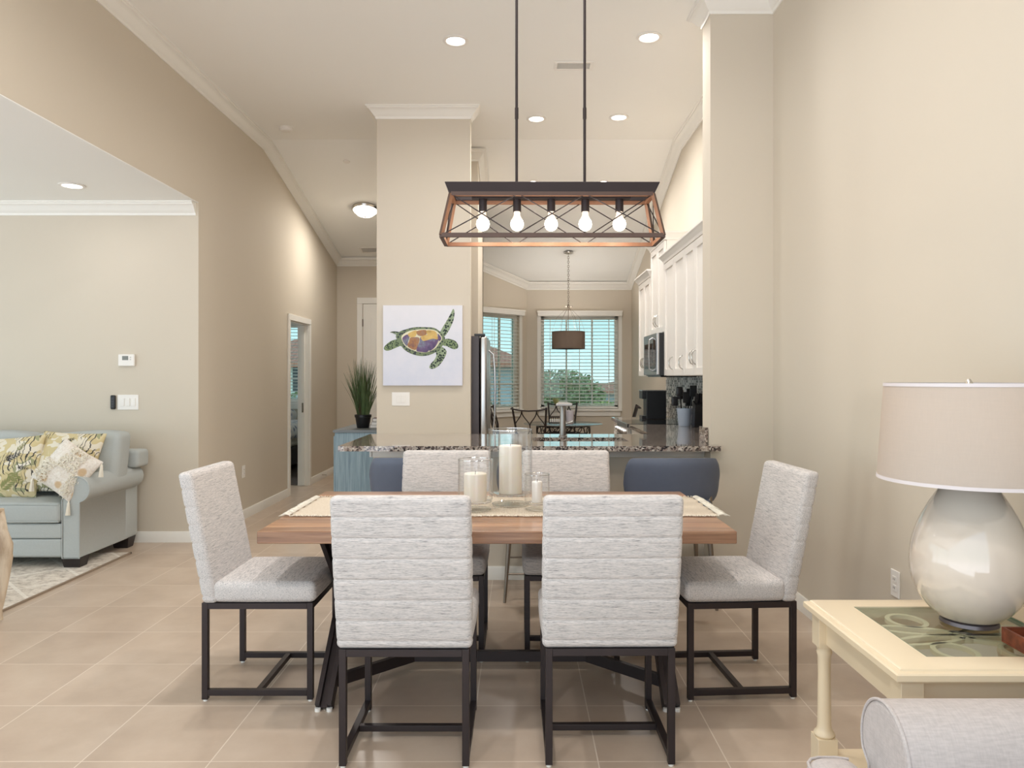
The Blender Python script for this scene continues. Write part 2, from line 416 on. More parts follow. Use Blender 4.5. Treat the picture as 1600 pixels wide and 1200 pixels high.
# casings on the blind sides
def casing(W, Mx, nm):
    x0, x1, z0, z1 = W; c = MB(); c.M = Mx
    c.box(x0-.055, x0, -.012, 0, z0, z1); c.box(x1, x1+.055, -.012, 0, z0, z1)
    struct(c.build(nm, M['trim'], smooth=False, bevel=.002))
casing(W1, T1, 'trim_1'); casing(W2, ANG, 'trim_2')
# ------------------------------------------------------------------ crown moulding and baseboards
def sweep(path, prof, name, mat=None):
    """path: [(x,y,z)] with the room on its right hand side; prof: [(out, dz)] closed polygon"""
    n = len(path); b = MB(); dirs = []
    for i in range(n-1):
        d = Vector((path[i+1][0]-path[i][0], path[i+1][1]-path[i][1])); d.normalize(); dirs.append(d)
    vs = []
    for i in range(n):
        if i == 0: ns = [dirs[0]]
        elif i == n-1: ns = [dirs[-1]]
        else: ns = [dirs[i-1], dirs[i]]
        nr = [Vector((d.y, -d.x)) for d in ns]
        if len(nr) == 1: o = nr[0]
        else:
            s = nr[0]+nr[1]; o = s/ (1+nr[0].dot(nr[1]))
        for (a, dz) in prof: vs.append((path[i][0]+o.x*a, path[i][1]+o.y*a, path[i][2]+dz))
    m = len(prof); fs = []
    for i in range(n-1):
        for k in range(m):
            k2 = (k+1) % m; fs.append((i*m+k, i*m+k2, (i+1)*m+k2, (i+1)*m+k))
    fs.append(tuple(range(m))[::-1]); fs.append(tuple((n-1)*m+k for k in range(m)))
    b.add(vs, fs)
    o = b.build(name, mat or M['trim'], smooth=True, ang=25); return struct(o)
CP = [(0,.01),(0,-.105),(.008,-.105),(.012,-.092),(.012,-.086),(.022,-.080),(.038,-.060),(.050,-.042),(.062,-.030),(.078,-.024),(.078,-.014),(.090,-.010),(.090,.01)]
sweep([(XL,YR,CZ),(XL,YB,CZ),(XL,11.05,ceil_h(11.05)),(-1.31,11.05,ceil_h(11.05)),(-1.31,YB,CZ),(-1.31,6.94,CZ),(-.448,6.94,CZ),(-.448,7.06,CZ)], CP, 'trim_crown_left')
def fix(path): return path
sweep([(-1.19,8.08,ceil_k(8.08)),(-.44,8.08,ceil_k(8.08)),(-.44,9.25,ceil_k(9.25))], CP, 'trim_crown_center')
sweep([(-1.1,10.174,ceil_k(10.174)),(.116,NY,ceil_k(NY)),(1.70,NY,ceil_k(NY)),(1.70,YB,CZ),(1.70,5.15,CZ),(1.254,5.15,CZ),(1.254,4.94,CZ),(XR,4.94,CZ),(XR,YR,CZ)], CP, 'trim_crown_right')
sweep([(-7.08,6.28,2.825),(XL-.02,6.28,2.825)], CP, 'trim_crown_living')
BP = [(0,0),(.016,0),(.016,.075),(.010,.09),(0,.09)]
sweep([(-7.08,6.28,0),(XL,6.28,0),(XL,DY0-.07,0)][0:1]+[(XL,6.28,0)], BP, 'baseboard_living')
sweep([(XL,6.28-.016,0),(XL,DY0-.075,0)], BP, 'baseboard_left')
sweep([(XL,DY1+.075,0),(XL,11.05,0),(-2.43,11.05,0)], BP, 'baseboard_hall')
sweep([(-1.31,11.05,0),(-1.31,6.94,0),(-.448,6.94,0)], BP, 'baseboard_center')
sweep([(-.99,5.24,0),(-.99,5.12,0),(1.254,5.12,0)], BP, 'baseboard_peninsula')
sweep([(1.254,5.12,0),(1.254,4.94,0),(XR,4.94,0),(XR,YR,0)], BP, 'baseboard_right')
sweep([(-1.1,10.174,0),(.116,NY,0),(1.70,NY,0),(1.70,8.9,0)], BP, 'baseboard_nook')
# doorway casing to bedroom + open door leaf
b = MB()
for X0, X1 in ((XL, XL+.018), (XL-.138, XL-.12)):
    b.box(X0, X1, DY0-.07, DY0, 0, DH); b.box(X0, X1, DY1, DY1+.07, 0, DH); b.box(X0, X1, DY0-.07, DY1+.07, DH, DH+.07)
b.box(XL-.12, XL, DY0, DY0+.012, 0, DH); b.box(XL-.12, XL, DY1-.012, DY1, 0, DH); b.box(XL-.12, XL, DY0+.012, DY1-.012, DH-.012, DH)
cas = struct(b.build('door_1', M['trim'], smooth=False, bevel=.003)); 
b = MB(); b.box(XL-.08, XL-.042, DY1-.045, DY1-.012, .01, DH-.015); leaf = b.build('door_leaf', M['trim'], cas, smooth=False, bevel=.002)
b = MB(); b.box(XL-.072, XL-.05, DY1-.047, DY1-.045, .93, 1.05); b.build('latch_plate', M['chrome'], leaf, smooth=False)
# hall end door (tall, white, panelled)
b = MB(); dx0, dx1, dh = -2.37, -1.40, 2.45
b.box(dx0, dx0+.08, 11.02, 11.05, 0, dh); b.box(dx1-.08, dx1, 11.02, 11.05, 0, dh); b.box(dx0, dx1, 11.02, 11.05, dh, dh+.09)
d2 = struct(b.build('door_2', M['trim'], smooth=False, bevel=.004))
b = MB(); b.box(dx0+.09, dx1-.09, 11.03, 11.049, .01, dh-.005)
for z0, z1 in ((.2, 1.0), (1.15, 2.25)): 
    b.box(dx0+.2, dx1-.2, 11.022, 11.03, z0, z1)
b.build('door_leaf', M['trim'], d2, smooth=False, bevel=.004)
for z in (.3, 1.2, 2.17):
    h = MB(); h.box(dx0+.078, dx0+.094, 11.012, 11.022, z-.05, z+.05); h.cyl((dx0+.086,11.008,z-.055),(dx0+.086,11.008,z+.055),.007); h.build('hinge', M['pewter'], d2)
# bedroom beyond the doorway
M['bedwall'] = M['wall']
WB = (-4.05, -3.25, .98, 2.22); BY = 12.0
b = MB()
b.box(-6.0, WB[0], BY, BY+.12, 0, 2.9); b.box(WB[1], XL-.12, BY, BY+.12, 0, 2.9); b.box(WB[0],WB[1],BY,BY+.12,0,WB[2]); b.box(WB[0],WB[1],BY,BY+.12,WB[3],2.9)
b.box(-6.12,-6.0,6.4,8.0,0,2.9); b.box(-6.12,-6.0,11.0,BY+.12,0,2.9); b.box(-6.12,-6.0,8.0,11.0,0,.6); b.box(-6.12,-6.0,8.0,11.0,2.5,2.9); b.box(XL-.12,XL,11.17,BY+.12,0,2.9)
struct(b.build('wall_bedroom', M['wall'], smooth=False))
b = MB(); b.box(-6.1, XL-.02, 6.4, BY+.1, 2.85, 2.95); struct(b.build('ceiling_bedroom', M['ceil'], smooth=False))
M['greyfloor'] = plain('grey_plank_floor', srgb(128,118,112), .5, var=.15, nscale=8)
b = MB(); b.box(-5.0, XL-.16, 9.6, BY-.02, .001, .006); rg = b.build('area_rug', weave('grey_rug', srgb(130,118,112), .7, 90), smooth=False)
tag(rg, 'dark grey rug on the bedroom floor seen through the left doorway', 'rug')
T3 = Matrix.Translation((0, BY, 0)); make_window(5, WB, T3, 1)
f = MB()  # unseen side window added to brighten the bedroom
for y in (8.03,9.5,10.97): f.box(-6.1,-6.04,y-.03,y+.03,.66,2.44)
f.box(-6.1,-6.04,8.0,11.0,.6,.66); f.box(-6.1,-6.04,8.0,11.0,2.44,2.5); w6 = struct(f.build('window_6', M['trim'], smooth=False))
g = MB(); g.box(-6.075,-6.07,8.05,10.95,.66,2.44); g.build('pane', M['winglass'], w6, smooth=False)
bl = make_blind(WB, T3, 'white slatted blind on the bedroom window seen through the left doorway'); bl['group'] = 'blind of the bedroom window'
def bed():
    t = thing('bed', 'bed with patterned pale blue cover seen through the left doorway', 'bed', (-4.05, 11.0, .006))
    b = MB(); b.box(-.9, .78, -.78, .85, .10, .36); b.build('bed_base', plain('dark_bed_fabric', srgb(84,80,82), .8), t, bevel=.01)
    b = MB(); b.soft((-.06,.03,.50), (1.7,1.66,.28), .06, (4,4,2), (0,0,.02)); b.build('mattress', M['trim'], t)
    mm = Mat('blue_patterned_quilt'); f = mm.n('ShaderNodeTexVoronoi', Scale=9.0); mm.set(f.inputs['Vector'], mm.coord())
    mm.p(Base_Color=mm.ramp(f.outputs['Distance'], [(.2, srgb(120,134,170)), (.35, srgb(224,226,234)), (.6, srgb(236,234,236))]), Roughness=.9)
    b = MB(); b.soft((-.02,0,.60), (1.86,1.78,.20), .08, (10,10,2), (0,0,.05), fn=lambda p: (p.x, p.y, p.z + .015*sin(p.x*14)*cos(p.y*11))); b.build('quilt', mm.mat, t)
    for sx in (-.8,.7):
        for sy in (-.68,.75):
            b = MB(); b.cyl((sx,sy,0),(sx,sy,.11),.03); b.build('leg', M['black'], t)
    for k in (-.5,.3):
        b = MB(); b.soft((k,.6,.78),(.6,.35,.16),.07,(5,5,3),(0,0,.03)); b.build('pillow', mm.mat, t)
bed()
# ------------------------------------------------------------------ exterior seen through the windows
b = MB(); b.box(-40, 40, 12.4, 90, -.25, -.15); 
gr = Mat('lawn'); gf = gr.noise(gr.coord(), 1.3, 8, .7); gr.p(Base_Color=gr.ramp(gf, [(.3, srgb(164,160,126)), (.7, srgb(206,198,160))]), Roughness=.95)
struct(b.build('ground', gr.mat, smooth=False))
def leaf_mat(name, a, c):
    m = Mat(name); f = m.noise(m.coord(), 7, 3); col = m.ramp(f, [(.35, a), (.65, c)])
    m.p(Base_Color=col, Roughness=.6); return m.mat
LF = [leaf_mat('leaf_olive', srgb(128,136,96), srgb(196,196,150)), leaf_mat('leaf_deep', srgb(92,106,84), srgb(160,166,132)), leaf_mat('leaf_lime', srgb(166,170,108), srgb(214,208,146))]
M['bark'] = plain('bark', srgb(110,92,76), .9, var=.2)
def bush(name, label, cat, x, y, z0, rx, ry, rz, n, size, mat, trunk=0, group=None):
    t = thing(name, label, cat, (x, y, -.15), 0, group)
    b = MB(); rnd = random.Random(int(x*100+y*7))
    for i in range(n):
        while True:
            p = Vector((rnd.uniform(-1,1), rnd.uniform(-1,1), rnd.uniform(-1,1)))
            if .35 < p.length < 1: break
        p = Vector((p.x*rx, p.y*ry, p.z*rz + z0))
        k = 1 + .25*sin(p.x*5+p.z*4)
        a = Vector((rnd.uniform(-1,1), rnd.uniform(-1,1), rnd.uniform(-.6,1))).normalized(); u = a.orthogonal().normalized(); w = a.cross(u)
        s = size*rnd.uniform(.6,1.3)
        b.add([p - u*s*.5, p + w*s*.35 + a*s*.1, p + u*s*.7, p - w*s*.35 + a*s*.1], [(0,1,2,3)])
    b.build('foliage', mat, t, smooth=False)
    b = MB()
    for k in range(3 if not trunk else 1):
        a = k*2.1; b.tube([(0,0,-.02),(.08*cos(a),.08*sin(a),z0*.5),(.3*rx*cos(a),.3*ry*sin(a),z0)], [.05+trunk*.08,.04+trunk*.05,.02], 6)
    b.build('trunk' if trunk else 'stem', M['bark'], t)
bush('garden_tree', 'broad olive green tree outside, left of centre in the wide nook window', 'tree', 1.05, 19.0, 1.0, 1.15, .9, .72, 4200, .10, LF[0], 1)
bush('garden_shrub', 'grey green shrub outside, below the tree in the wide nook window', 'shrub', .75, 15.4, .55, 1.0, .6, .38, 2400, .08, LF[1])
bush('garden_shrub', 'yellow green shrub outside at the right edge of the wide nook window', 'shrub', 2.1, 16.4, .62, .8, .6, .42, 1300, .09, LF[2])
bush('garden_shrub', 'dark shrub outside the angled nook window beside the fridge', 'shrub', -.75, 14.9, .60, .8, .6, .48, 1900, .09, LF[1])
bush('garden_shrub', 'low olive shrub outside the bedroom window', 'shrub', -4.6, 15.2, .65, .8, .6, .6, 900, .09, LF[0])
def tile_roof():
    m = Mat('terracotta_roof_tile'); w = m.n('ShaderNodeTexWave', Scale=2.2, Distortion=.4); m.set(w.inputs['Vector'], m.coord())
    m.p(Base_Color=m.mix(m.noise(m.coord(), 6, 3), srgb(186,110,90), srgb(222,160,138)), Roughness=.8); m.bump(w.outputs['Fac'], .6, .05); return m.mat
RT = tile_roof()
def house(x0, x1, y0, y1, ze, zr, label, group):
    t = thing('neighbor_house', label, 'house', ((x0+x1)/2, (y0+y1)/2, -.15), 0, group)
    cx, cy = (x0+x1)/2, (y0+y1)/2
    hx, hy = (x1-x0)/2, (y1-y0)/2
    b = MB(); b.box(-hx, hx, -hy, hy, 0, ze+.15); b.build('wall', plain('stucco', srgb(196,196,204), .9), t, smooth=False)
    b = MB(); o = .5; e = ze+.15; r = zr+.15
    vs = [(-hx-o,-hy-o,e),(hx+o,-hy-o,e),(hx+o,hy+o,e),(-hx-o,hy+o,e),(-hx+hy,0,r),(hx-hy,0,r),(-hx-o,-hy-o,e-.15),(hx+o,-hy-o,e-.15),(hx+o,hy+o,e-.15),(-hx-o,hy+o,e-.15)]
    b.add(vs, [(0,1,5,4),(1,2,5),(2,3,4,5),(3,0,4),(6,7,1,0),(7,8,2,1),(8,9,3,2),(9,6,0,3),(9,8,7,6)]); b.build('roof', RT, t, smooth=False)
    k = 0
    for wx in (-hx*.5, hx*.45):
        b = MB(); b.box(wx-.5, wx+.5, -hy-.03, -hy, 1.0, 2.0); b.box(wx-.42,wx+.42,-hy-.035,-hy-.03,1.08,1.92,1); b.build('window', [M['trim'], M['blackgloss']], t, smooth=False)
house(-9.0, -.1, 24, 30, 1.85, 3.3, 'grey stucco house with red tiled roof outside, left of the bay', 'tiled roof houses outdoors')
house(4.4, 16, 46, 54, .55, 1.5, 'distant low house with red tiled roof right of the garden tree', 'tiled roof houses outdoors')
# ------------------------------------------------------------------ dining table
TX, TY = -.088, 3.515
def dining_table():
    t = thing('dining_table', 'walnut plank dining table with black metal trestle base in the middle of the room', 'table', (TX, TY, 0))
    L, W = 1.906, 1.05
    b = MB(); b.box(-L/2, L/2, -W/2, W/2, .710, .760); b.build('tabletop', M['tablewood'], t, bevel=.004, smooth=False)
    for sx in (-1, 1):
        x = .715*sx
        for sy in (-1, 1):
            b = MB()
            for k in (-.024, .024):
                b.bar((x+k, sy*.41, .012), (x+k, -sy*.34, .70), .020, .055, up=(0,0,1))
            b.bar((x, sy*.41+.004*sy, .012), (x, -sy*.34+.004*sy, .70), .05, .008)
            lg = b.build('leg', M['bronze'], t, smooth=False, bevel=.001)
            for k in (-.024, .024):
                g = MB(); g.cyl((x+k, sy*.418, 0), (x+k, sy*.418, .014), .012, seg=12); g.build('foot_glide', M['plastic'], lg)
            b = MB(); b.bar((x*.56, 0, .074), (x, sy*.305, .074), .022, .05); b.build('brace', M['bronze'], t, smooth=False)
        b = MB(); b.box(x-.045, x+.045, -.40, .40, .690, .710); b.build('top_bracket', M['bronze'], t, smooth=False)
    b = MB(); b.box(-.40, .40, -.0125, .0125, .050, .098); b.build('stretcher', M['bronze'], t, smooth=False)
    return t
dining_table()
# runner
def runner():
    b = MB(); x0, x1, y0, y1 = -1.005, .875, 3.30, 3.815; nx, ny = 120, 30
    vs = []; fs = []
    for i in range(nx+1):
        for j in range(ny+1):
            x = x0+(x1-x0)*i/nx; y = y0+(y1-y0)*j/ny
            x += .006*sin(j*1.1); y += .005*sin(i*.35)+.003*sin(i*1.3)
            vs.append((x-TX, y-TY, .7655 + .0012*sin(i*.9)*sin(j*.8)))
    for i in range(nx):
        for j in range(ny): a = i*(ny+1)+j; fs.append((a, a+ny+1, a+ny+2, a+1))
    b.add(vs, fs); o = b.build('table_runner', M['jute'], None, loc=(TX, TY, 0))
    s = o.modifiers.new('thick', 'SOLIDIFY'); s.thickness = .004; s.offset = -1
    tag(o, 'beige woven jute table runner with cream fringe lying along the dining table', 'runner')
    f = MB(); rnd = random.Random(3)
    for i in range(150):      # frayed long edges
        for y, sg in ((y0,-1),(y1,1)):
            x = x0 + (x1-x0)*(i+rnd.random())/150; l = rnd.uniform(.006,.016)
            f.tube([(x-TX, y-TY, .767), (x-TX+rnd.uniform(-.006,.006), y-TY+sg*l*.6, .770), (x-TX+rnd.uniform(-.01,.01), y-TY+sg*l, .7655)], .0016, 4)
    f.build('fringe', M['fringe'], o)['kind'] = 'stuff'; f = MB()
    for i in range(46):       # knotted tassels on both short ends
        for x, sg in ((x0,-1),(x1,1)):
            y = y0+(y1-y0)*(i+.5)/46
            for q in range(3):
                dy = rnd.uniform(-.008,.008); l = rnd.uniform(.03,.05)
                f.tube([(x-TX, y-TY, .768), (x-TX+sg*l*.5, y-TY+dy*.5, .773), (x-TX+sg*l, y-TY+dy, .7635)], [.002,.0024,.0014], 4)
    f.build('tassels', M['fringe'], o)['kind'] = 'stuff'
runner()
# ------------------------------------------------------------------ dining chairs
def dining_chair():
    t = thing('dining_chair', '', 'chair', (0,0,0), 0, 'upholstered dining chairs around the table')
    hw, hd, tb = .2285, .235, .0125      # half width / depth of the metal frame
    z0, z1 = .024, .417
    for sx in (-1,1):
        for sy in (-1,1):
            x = sx*(hw-tb); y = sy*(hd-tb)
            b = MB(); b.box(x-tb, x+tb, y-tb, y+tb, .008, z1); l = b.build('leg', M['bronze'], t, smooth=False, bevel=.0015)
            g = MB(); g.cyl((x,y,0),(x,y,.009),.010, seg=12); g.build('foot_glide', M['plastic'], l)
        x = sx*(hw-tb)
        b = MB(); b.box(x-tb, x+tb, -hd+2*tb, hd-2*tb, z0, z0+.025); b.build('base_rail', M['bronze'], t, smooth=False, bevel=.0015)
    b = MB(); b.box(-hw+2*tb, hw-2*tb, -.012, .012, z0+.001, z0+.024); b.build('stretcher', M['bronze'], t, smooth=False, bevel=.0015)
    b = MB()
    for sy in (-1,1): b.box(-hw+2*tb, hw-2*tb, sy*(hd-tb)-tb, sy*(hd-tb)+tb, z1-.026, z1-.001)
    for sx in (-1,1): b.box(sx*(hw-tb)-tb, sx*(hw-tb)+tb, -hd+2*tb, hd-2*tb, z1-.026, z1-.001)
    b.build('seat_frame', M['bronze'], t, smooth=False, bevel=.0015)
    b = MB(); b.soft((0,.030,.463), (.475,.435,.088), .026, (8,8,2), (.004,.006,.012)); b.build('seat', M['chairfab'], t)
    seams = [.075*k for k in range(-3, 5)]
    def f(p):
        zz = (p.z+.275)/.55; inset = 0
        for s in seams: inset += .0045*math.exp(-((p.z - s + .02)/.006)**2)
        y = p.y
        if p.y < -.02: y = p.y + inset
        x = p.x*(1 - .0015*0) 
        if abs(p.x) > .22 and inset > 0: x = p.x - math.copysign(inset*.5, p.x)
        y -= .105*max(0,zz)**1.15 + .004*sin(zz*pi)
        return (x, y, p.z)
    b = MB(); b.soft((0,-.200,.692), (.478,.064,.552), .020, (8,2,110), (.003,.004,0), fn=f); b.build('backrest', M['chairfab'], t)
    return t
ch = dining_chair()
G = 'upholstered dining chairs around the table'
ch['label'] = 'grey upholstered dining chair nearest the camera on the left, channelled back towards us'; ch.location = (-.403, 2.875, 0)
dup(ch, 'grey upholstered dining chair nearest the camera on the right, channelled back towards us', (.319, 2.885, 0), R(.6))
dup(ch, 'grey upholstered dining chair at the left end of the table, beside the living room opening', (-1.107, 3.415, 0), R(-90))
dup(ch, 'grey upholstered dining chair at the right end of the table, beside the right wall', (.935, 3.425, 0), R(93.5))
dup(ch, 'grey upholstered dining chair across the table, behind the medium glass candle holder', (-.398, 3.86, 0), R(180))
dup(ch, 'grey upholstered dining chair across the table, right of the tallest glass candle holder', (.256, 3.86, 0), R(180))
# ------------------------------------------------------------------ candle holders
M['footglass'] = glassmat('foot_glass', (.99,.995,.99,1), .18, .03)
def hurricane(x, y, r, z0, z1, cr, ch_, label, wax):
    t = thing('hurricane_candle_holder', label, 'candle holder', (x, y, .769), 0, 'glass hurricane candle holders on the table runner')
    zb = z0-.769; zt = z1-.769; th = .003
    prof = [(0,zb),(r*.7,zb),(r-.006,zb+.006),(r,zb+.018),(r,zt),(r-th,zt+.001),(r-th,zb+.02),(r-.01,zb+.012),(0,zb+.008)]
    b = MB(); b.lathe(prof, seg=48); gc = b.build('glass_cylinder', M['glass'], t)
    b = MB(); b.tube([((r-th/2)*cos(2*pi*i/48),(r-th/2)*sin(2*pi*i/48),zt) for i in range(48)], .0026, 8, closed=True); b.build('rim', M['glassrim'], gc)
    b = MB(); b.tube([((r-.007)*cos(2*pi*i/48),(r-.007)*sin(2*pi*i/48),zb+.006) for i in range(48)], .0022, 6, closed=True); b.build('base_ring', M['glassrim'], gc)
    fr = min(r*.9, .085)
    prof = [(0,0),(fr,0),(fr+.002,.002),(fr*.75,.005),(fr*.3,.009),(.014,.014),(.011,max(.016,zb*.5)),(.016,zb-.002),(0,zb-.001)]
    b = MB(); b.lathe(prof, seg=40); b.build('glass_foot', M['footglass'], t)
    b = MB(); b.tube([(fr*cos(2*pi*i/48),fr*sin(2*pi*i/48),.003) for i in range(48)], .0022, 6, closed=True); b.build('foot_rim', M['glassrim'], t)
    # candle resting inside
    c = MB(); zc = zb+.010
    c.lathe([(0,zc),(cr-.001,zc),(cr,zc+.002),(cr,zc+ch_-.004),(cr-.003,zc+ch_),(cr*.7,zc+ch_-.003),(0,zc+ch_-.006)], c=(x,y,.769), seg=40)
    co = c.build('pillar_candle', wax, None)
    w = MB(); w.cyl((x,y,.769+zc+ch_-.006),(x+.001,y,.769+zc+ch_+.010),.0012, seg=6); w.build('wick', M['black'], co)
    return co
G2 = 'pillar candles in glass holders'
c = hurricane(-.041, 3.585, .104, .812, 1.124, .054, .226, 'tallest glass hurricane holder on a stemmed foot, in the middle of the runner', M['candle'])
tag(c, 'tall ivory pillar candle inside the tallest glass holder', 'candle', G2)
c = hurricane(-.199, 3.435, .079, .800, .998, .052, .125, 'medium glass hurricane holder left of the tallest one', M['candle'])
tag(c, 'wide short ivory pillar candle inside the left glass holder', 'candle', G2)
c = hurricane(.082, 3.44, .057, .792, .929, .024, .095, 'smallest glass hurricane holder right of the tallest one', M['candlewhite'])
tag(c, 'thin white candle inside the smallest glass holder', 'candle', G2)
# ------------------------------------------------------------------ linear chandelier
def chandelier():
    X, Y = .146, 3.425
    t = thing('chandelier', 'rectangular dark metal and wood linear chandelier with five lit bulbs above the dining table', 'chandelier', (X, Y, 1.995), R(.3))
    M['copperwood'] = plain('warm_stained_wood', srgb(142,100,74), .5, var=.15, nscale=30)
    M['darkwood'] = plain('dark_stained_wood', srgb(84,62,52), .5, var=.15, nscale=30)
    hb, db = .487, .118; ht, dt = .448, .082; H = .190
    mats = [M['darkwood'], M['copperwood']]
    def bar(name, p0, p1, w):
        b = MB(); b.bar(p0, p1, w, w)
        c = (Vector(p0)+Vector(p1))/2; ctr = Vector((0, 0, .10))
        inner = Vector((-c.x if abs(p0[0]-p1[0]) < .2 else 0, -c.y, 0))
        for i, f in enumerate(b.f):
            v = [Vector(b.v[k]) for k in f]; n = (v[1]-v[0]).cross(v[2]-v[0]).normalized()
            fc = sum(v, Vector())/4
            if n.dot(ctr-fc) > .3*(ctr-fc).length*.3 and len(f) == 4 and (fc-c).length < .05: b.m[i] = 1
        return b.build(name, mats, t, smooth=False)
    B = [(-hb,-db,0),(hb,-db,0),(hb,db,0),(-hb,db,0)]; T = [(-ht,-dt,H),(ht,-dt,H),(ht,dt,H),(-ht,dt,H)]
    for i in range(4): bar('bottom_bar', B[i], B[(i+1)%4], .018)
    for i in range(4): bar('corner_post', B[i], T[i], .016)
    for i in range(4): bar('top_bar', T[i], T[(i+1)%4], .018)
    # flared metal tray on top
    a, d = ht+.008, dt+.008; a2, d2 = ht+.026, dt+.026; z0, z1 = H+.006, H+.046
    b = MB(); o = [(-a,-d,z0),(a,-d,z0),(a,d,z0),(-a,d,z0)]; u = [(-a2,-d2,z1),(a2,-d2,z1),(a2,d2,z1),(-a2,d2,z1)]
    i_ = [(-a+.02,-d+.02,z0),(a-.02,-d+.02,z0),(a-.02,d-.02,z0),(-a+.02,d-.02,z0)]
    b.add(o+u+i_, [(0,1,5,4),(1,2,6,5),(2,3,7,6),(3,0,4,7),(1,0,8,9),(2,1,9,10),(3,2,10,11),(0,3,11,8)])
    tr = b.build('top_tray', M['bronze'], t, smooth=False); s = tr.modifiers.new('s','SOLIDIFY'); s.thickness = .003
    b = MB(); b.box(-.36,.36,-.024,.024,H-.006,H+.008); b.build('socket_plate', M['bronze'], t, smooth=False, bevel=.002)
    b = MB(); b.box(-.01,.01,-dt,dt,H,H+.012); b.build('cross_bar', M['bronze'], t, smooth=False)
    b = MB(); b.box(-ht,ht,-.01,.01,H+.008,H+.02); b.build('spine_bar', M['bronze'], t, smooth=False)
    M['neck'] = emis('warm_bulb_neck', (1,.82,.66,1), .55)
    for k in range(5):
        x = (k-2)*.155
        b = MB(); b.cyl((x,0,H-.006),(x,0,H-.062),.0185, seg=24); sk = b.build('socket', M['bronze'], t, ang=40)
        prof = []
        for i in range(15):
            q = i/14
            if q < .35: r = .0135 + .004*q/.35; z = -.062 - .032*q/.35
            else:
                a_ = (q-.35)/.65*pi*.97+.10; r = max(.0001, .030*sin(a_*.93+.26)); z = -.118 + .030*cos(a_*.93+.26)
            prof.append((r, H+z))
        b = MB(); b.lathe([(.0135,H-.058),(.0145,H-.078),(.020,H-.090),(.0255,H-.100)], c=(x,0,0), seg=24); nk = b.build('bulb_neck', M['neck'], sk)
        b = MB(); b.lathe([(0,H-.0995),(.0255,H-.100),(.027,H-.103),(.0305,H-.118),(.027,H-.133),(.019,H-.143),(.009,H-.1475),(0,H-.1485)], c=(x,0,0), seg=24)
        b.build('bulb', M['bulb'], sk)
        l = bpy.data.lights.new('bulb_light','POINT'); l.energy = .6; l.color = (1,.85,.66); l.shadow_soft_size = .03
        lo = bpy.data.objects.new('bulb_light', l); COL.objects.link(lo); lo.parent = t; lo.location = (x,0,H-.175)
    r = .0026
    for sy in (-1,1):
        for k in range(3):
            def pt(u, top):
                hh = (ht if top else hb); dd = (dt if top else db)
                return (-hh + 2*hh*u, sy*dd, H if top else .0)
            b = MB(); b.tube([pt(k/3,1), pt((k+1)/3,0)], r, 6); b.tube([pt(k/3,0), pt((k+1)/3,1)], r, 6); b.build('wire_cross', M['bronze'], t)
    for sx in (-1,1):
        b = MB(); b.tube([(sx*hb,-db,0),(sx*ht,dt,H)], r, 6); b.tube([(sx*hb,db,0),(sx*ht,-dt,H)], r, 6); b.build('wire_cross', M['bronze'], t)
    for x in (-.157,.152):
        b = MB(); b.cyl((x,0,H+.02),(x,0,CZ-1.995-.02),.0065, seg=12)
        b.cyl((x,0,H+.36),(x,0,H+.41),.0085, seg=12); b.cyl((x,0,H+.92),(x,0,H+.97),.0085, seg=12); b.build('rod', M['bronze'], t)
    b = MB(); b.box(-.22,.22,-.06,.06,CZ-1.995-.025,CZ-1.995); b.build('canopy', M['bronze'], t, smooth=False, bevel=.004)
chandelier()
